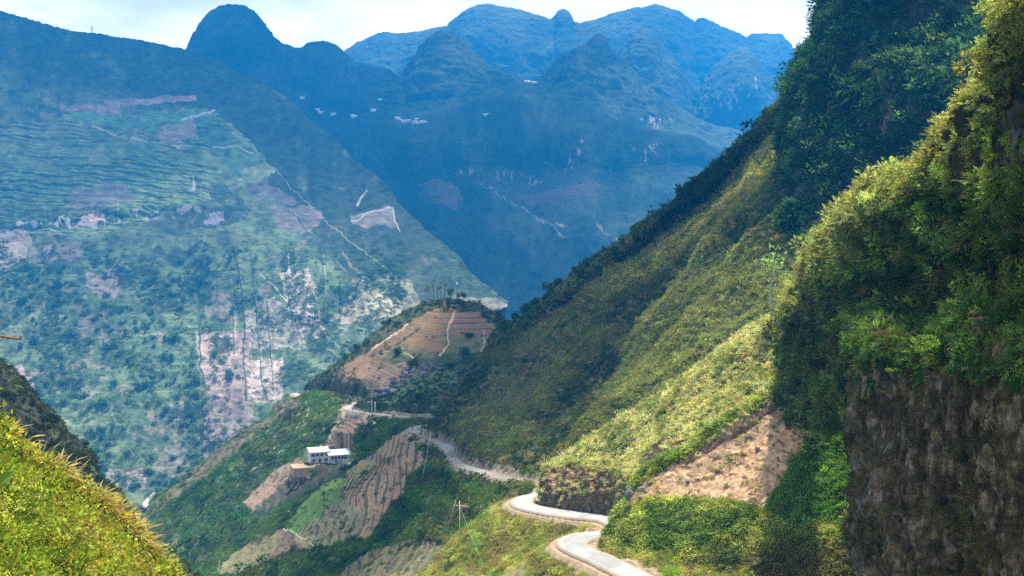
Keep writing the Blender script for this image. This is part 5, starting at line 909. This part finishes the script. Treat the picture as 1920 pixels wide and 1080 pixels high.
# ---------------------------------------------------------------- clouds high above, casting the broad shadows
CL, t = newmat('cloud'); N = t.nodes.new; L = t.links.new
ou = N('ShaderNodeOutputMaterial'); tr = N('ShaderNodeBsdfTransparent'); df = N('ShaderNodeBsdfDiffuse'); df.inputs['Color'].default_value = (.9, .9, .92, 1); mi = N('ShaderNodeMixShader')
tcn = N('ShaderNodeTexCoord'); ln = N('ShaderNodeVectorMath'); ln.operation = 'MULTIPLY'; ln.inputs[1].default_value = (1, 1, 0); L(tcn.outputs['Object'], ln.inputs[0]); le = N('ShaderNodeVectorMath'); le.operation = 'LENGTH'; L(ln.outputs[0], le.inputs[0])
nz = N('ShaderNodeTexNoise'); nz.inputs['Scale'].default_value = 2.6; nz.inputs['Detail'].default_value = 5; L(tcn.outputs['Object'], nz.inputs['Vector'])
ad = N('ShaderNodeMath'); ad.operation = 'MULTIPLY_ADD'; ad.inputs[1].default_value = -1.1; L(nz.outputs['Fac'], ad.inputs[0]); L(le.outputs['Value'], ad.inputs[2])
mr = N('ShaderNodeMapRange'); mr.inputs['From Min'].default_value = .42; mr.inputs['From Max'].default_value = .0; mr.inputs['To Max'].default_value = .88; L(ad.outputs[0], mr.inputs['Value']); L(mr.outputs[0], mi.inputs[0]); L(tr.outputs[0], mi.inputs[1]); L(df.outputs[0], mi.inputs[2]); L(mi.outputs[0], ou.inputs['Surface'])
def cloud(tx, ty, tz, rx, ry, z, rzt, label):
    th, ph = np.meshgrid(np.linspace(0, 2*np.pi, 65), np.linspace(0, np.pi, 33)); V = np.stack([np.sin(ph)*np.cos(th), np.sin(ph)*np.sin(th), np.cos(ph)], -1)
    V = V*(1+.12*fbm(V+rx, .5, 4, 71))[..., None]; V[..., 2] *= np.where(V[..., 2] < 0, .25, .6)
    i = np.arange(33*65).reshape(33, 65); F = np.stack([i[:-1, :-1], i[:-1, 1:], i[1:, 1:], i[1:, :-1]], -1).reshape(-1, 4)
    ob = mesh_np('cloud', V, F, CL); k = (z-tz)/SDIR.z; ob.location = (tx+SDIR.x*k, ty+SDIR.y*k, z); ob.scale = (rx, ry, min(rx, ry)*.35); ob.rotation_euler.z = rzt; tag(ob, label, 'cloud', None, 'structure')
cloud(28, 665, -90, 125, 400, 1500, R(-3), 'small cloud passing over the terraced knoll')
cloud(-1050, 3450, 250, 1850, 1600, 1900, R(10), 'broad cloud passing over the blue peaks')
# ---------------------------------------------------------------- haze
def box(name, lo, hi):
    v = [(x, y, z) for x in (lo[0], hi[0]) for y in (lo[1], hi[1]) for z in (lo[2], hi[2])]
    return mesh_np(name, v, [(0,1,3,2),(4,6,7,5),(0,4,5,1),(2,3,7,6),(0,2,6,4),(1,5,7,3)], HAZE, smooth=False)
HAZE, t = newmat('haze'); ou = t.nodes.new('ShaderNodeOutputMaterial'); pv = t.nodes.new('ShaderNodeVolumePrincipled')
pv.inputs['Color'].default_value = (.008, .31, .86, 1); pv.inputs['Density'].default_value = 1.85e-4; pv.inputs['Anisotropy'].default_value = .35
t.links.new(pv.outputs[0], ou.inputs['Volume'])
hz = box('haze', (-4200, -1500, -900), (4200, 7250, 850)); tag(hz, 'thin blue haze filling the whole mountain valley', 'haze', None, 'stuff')
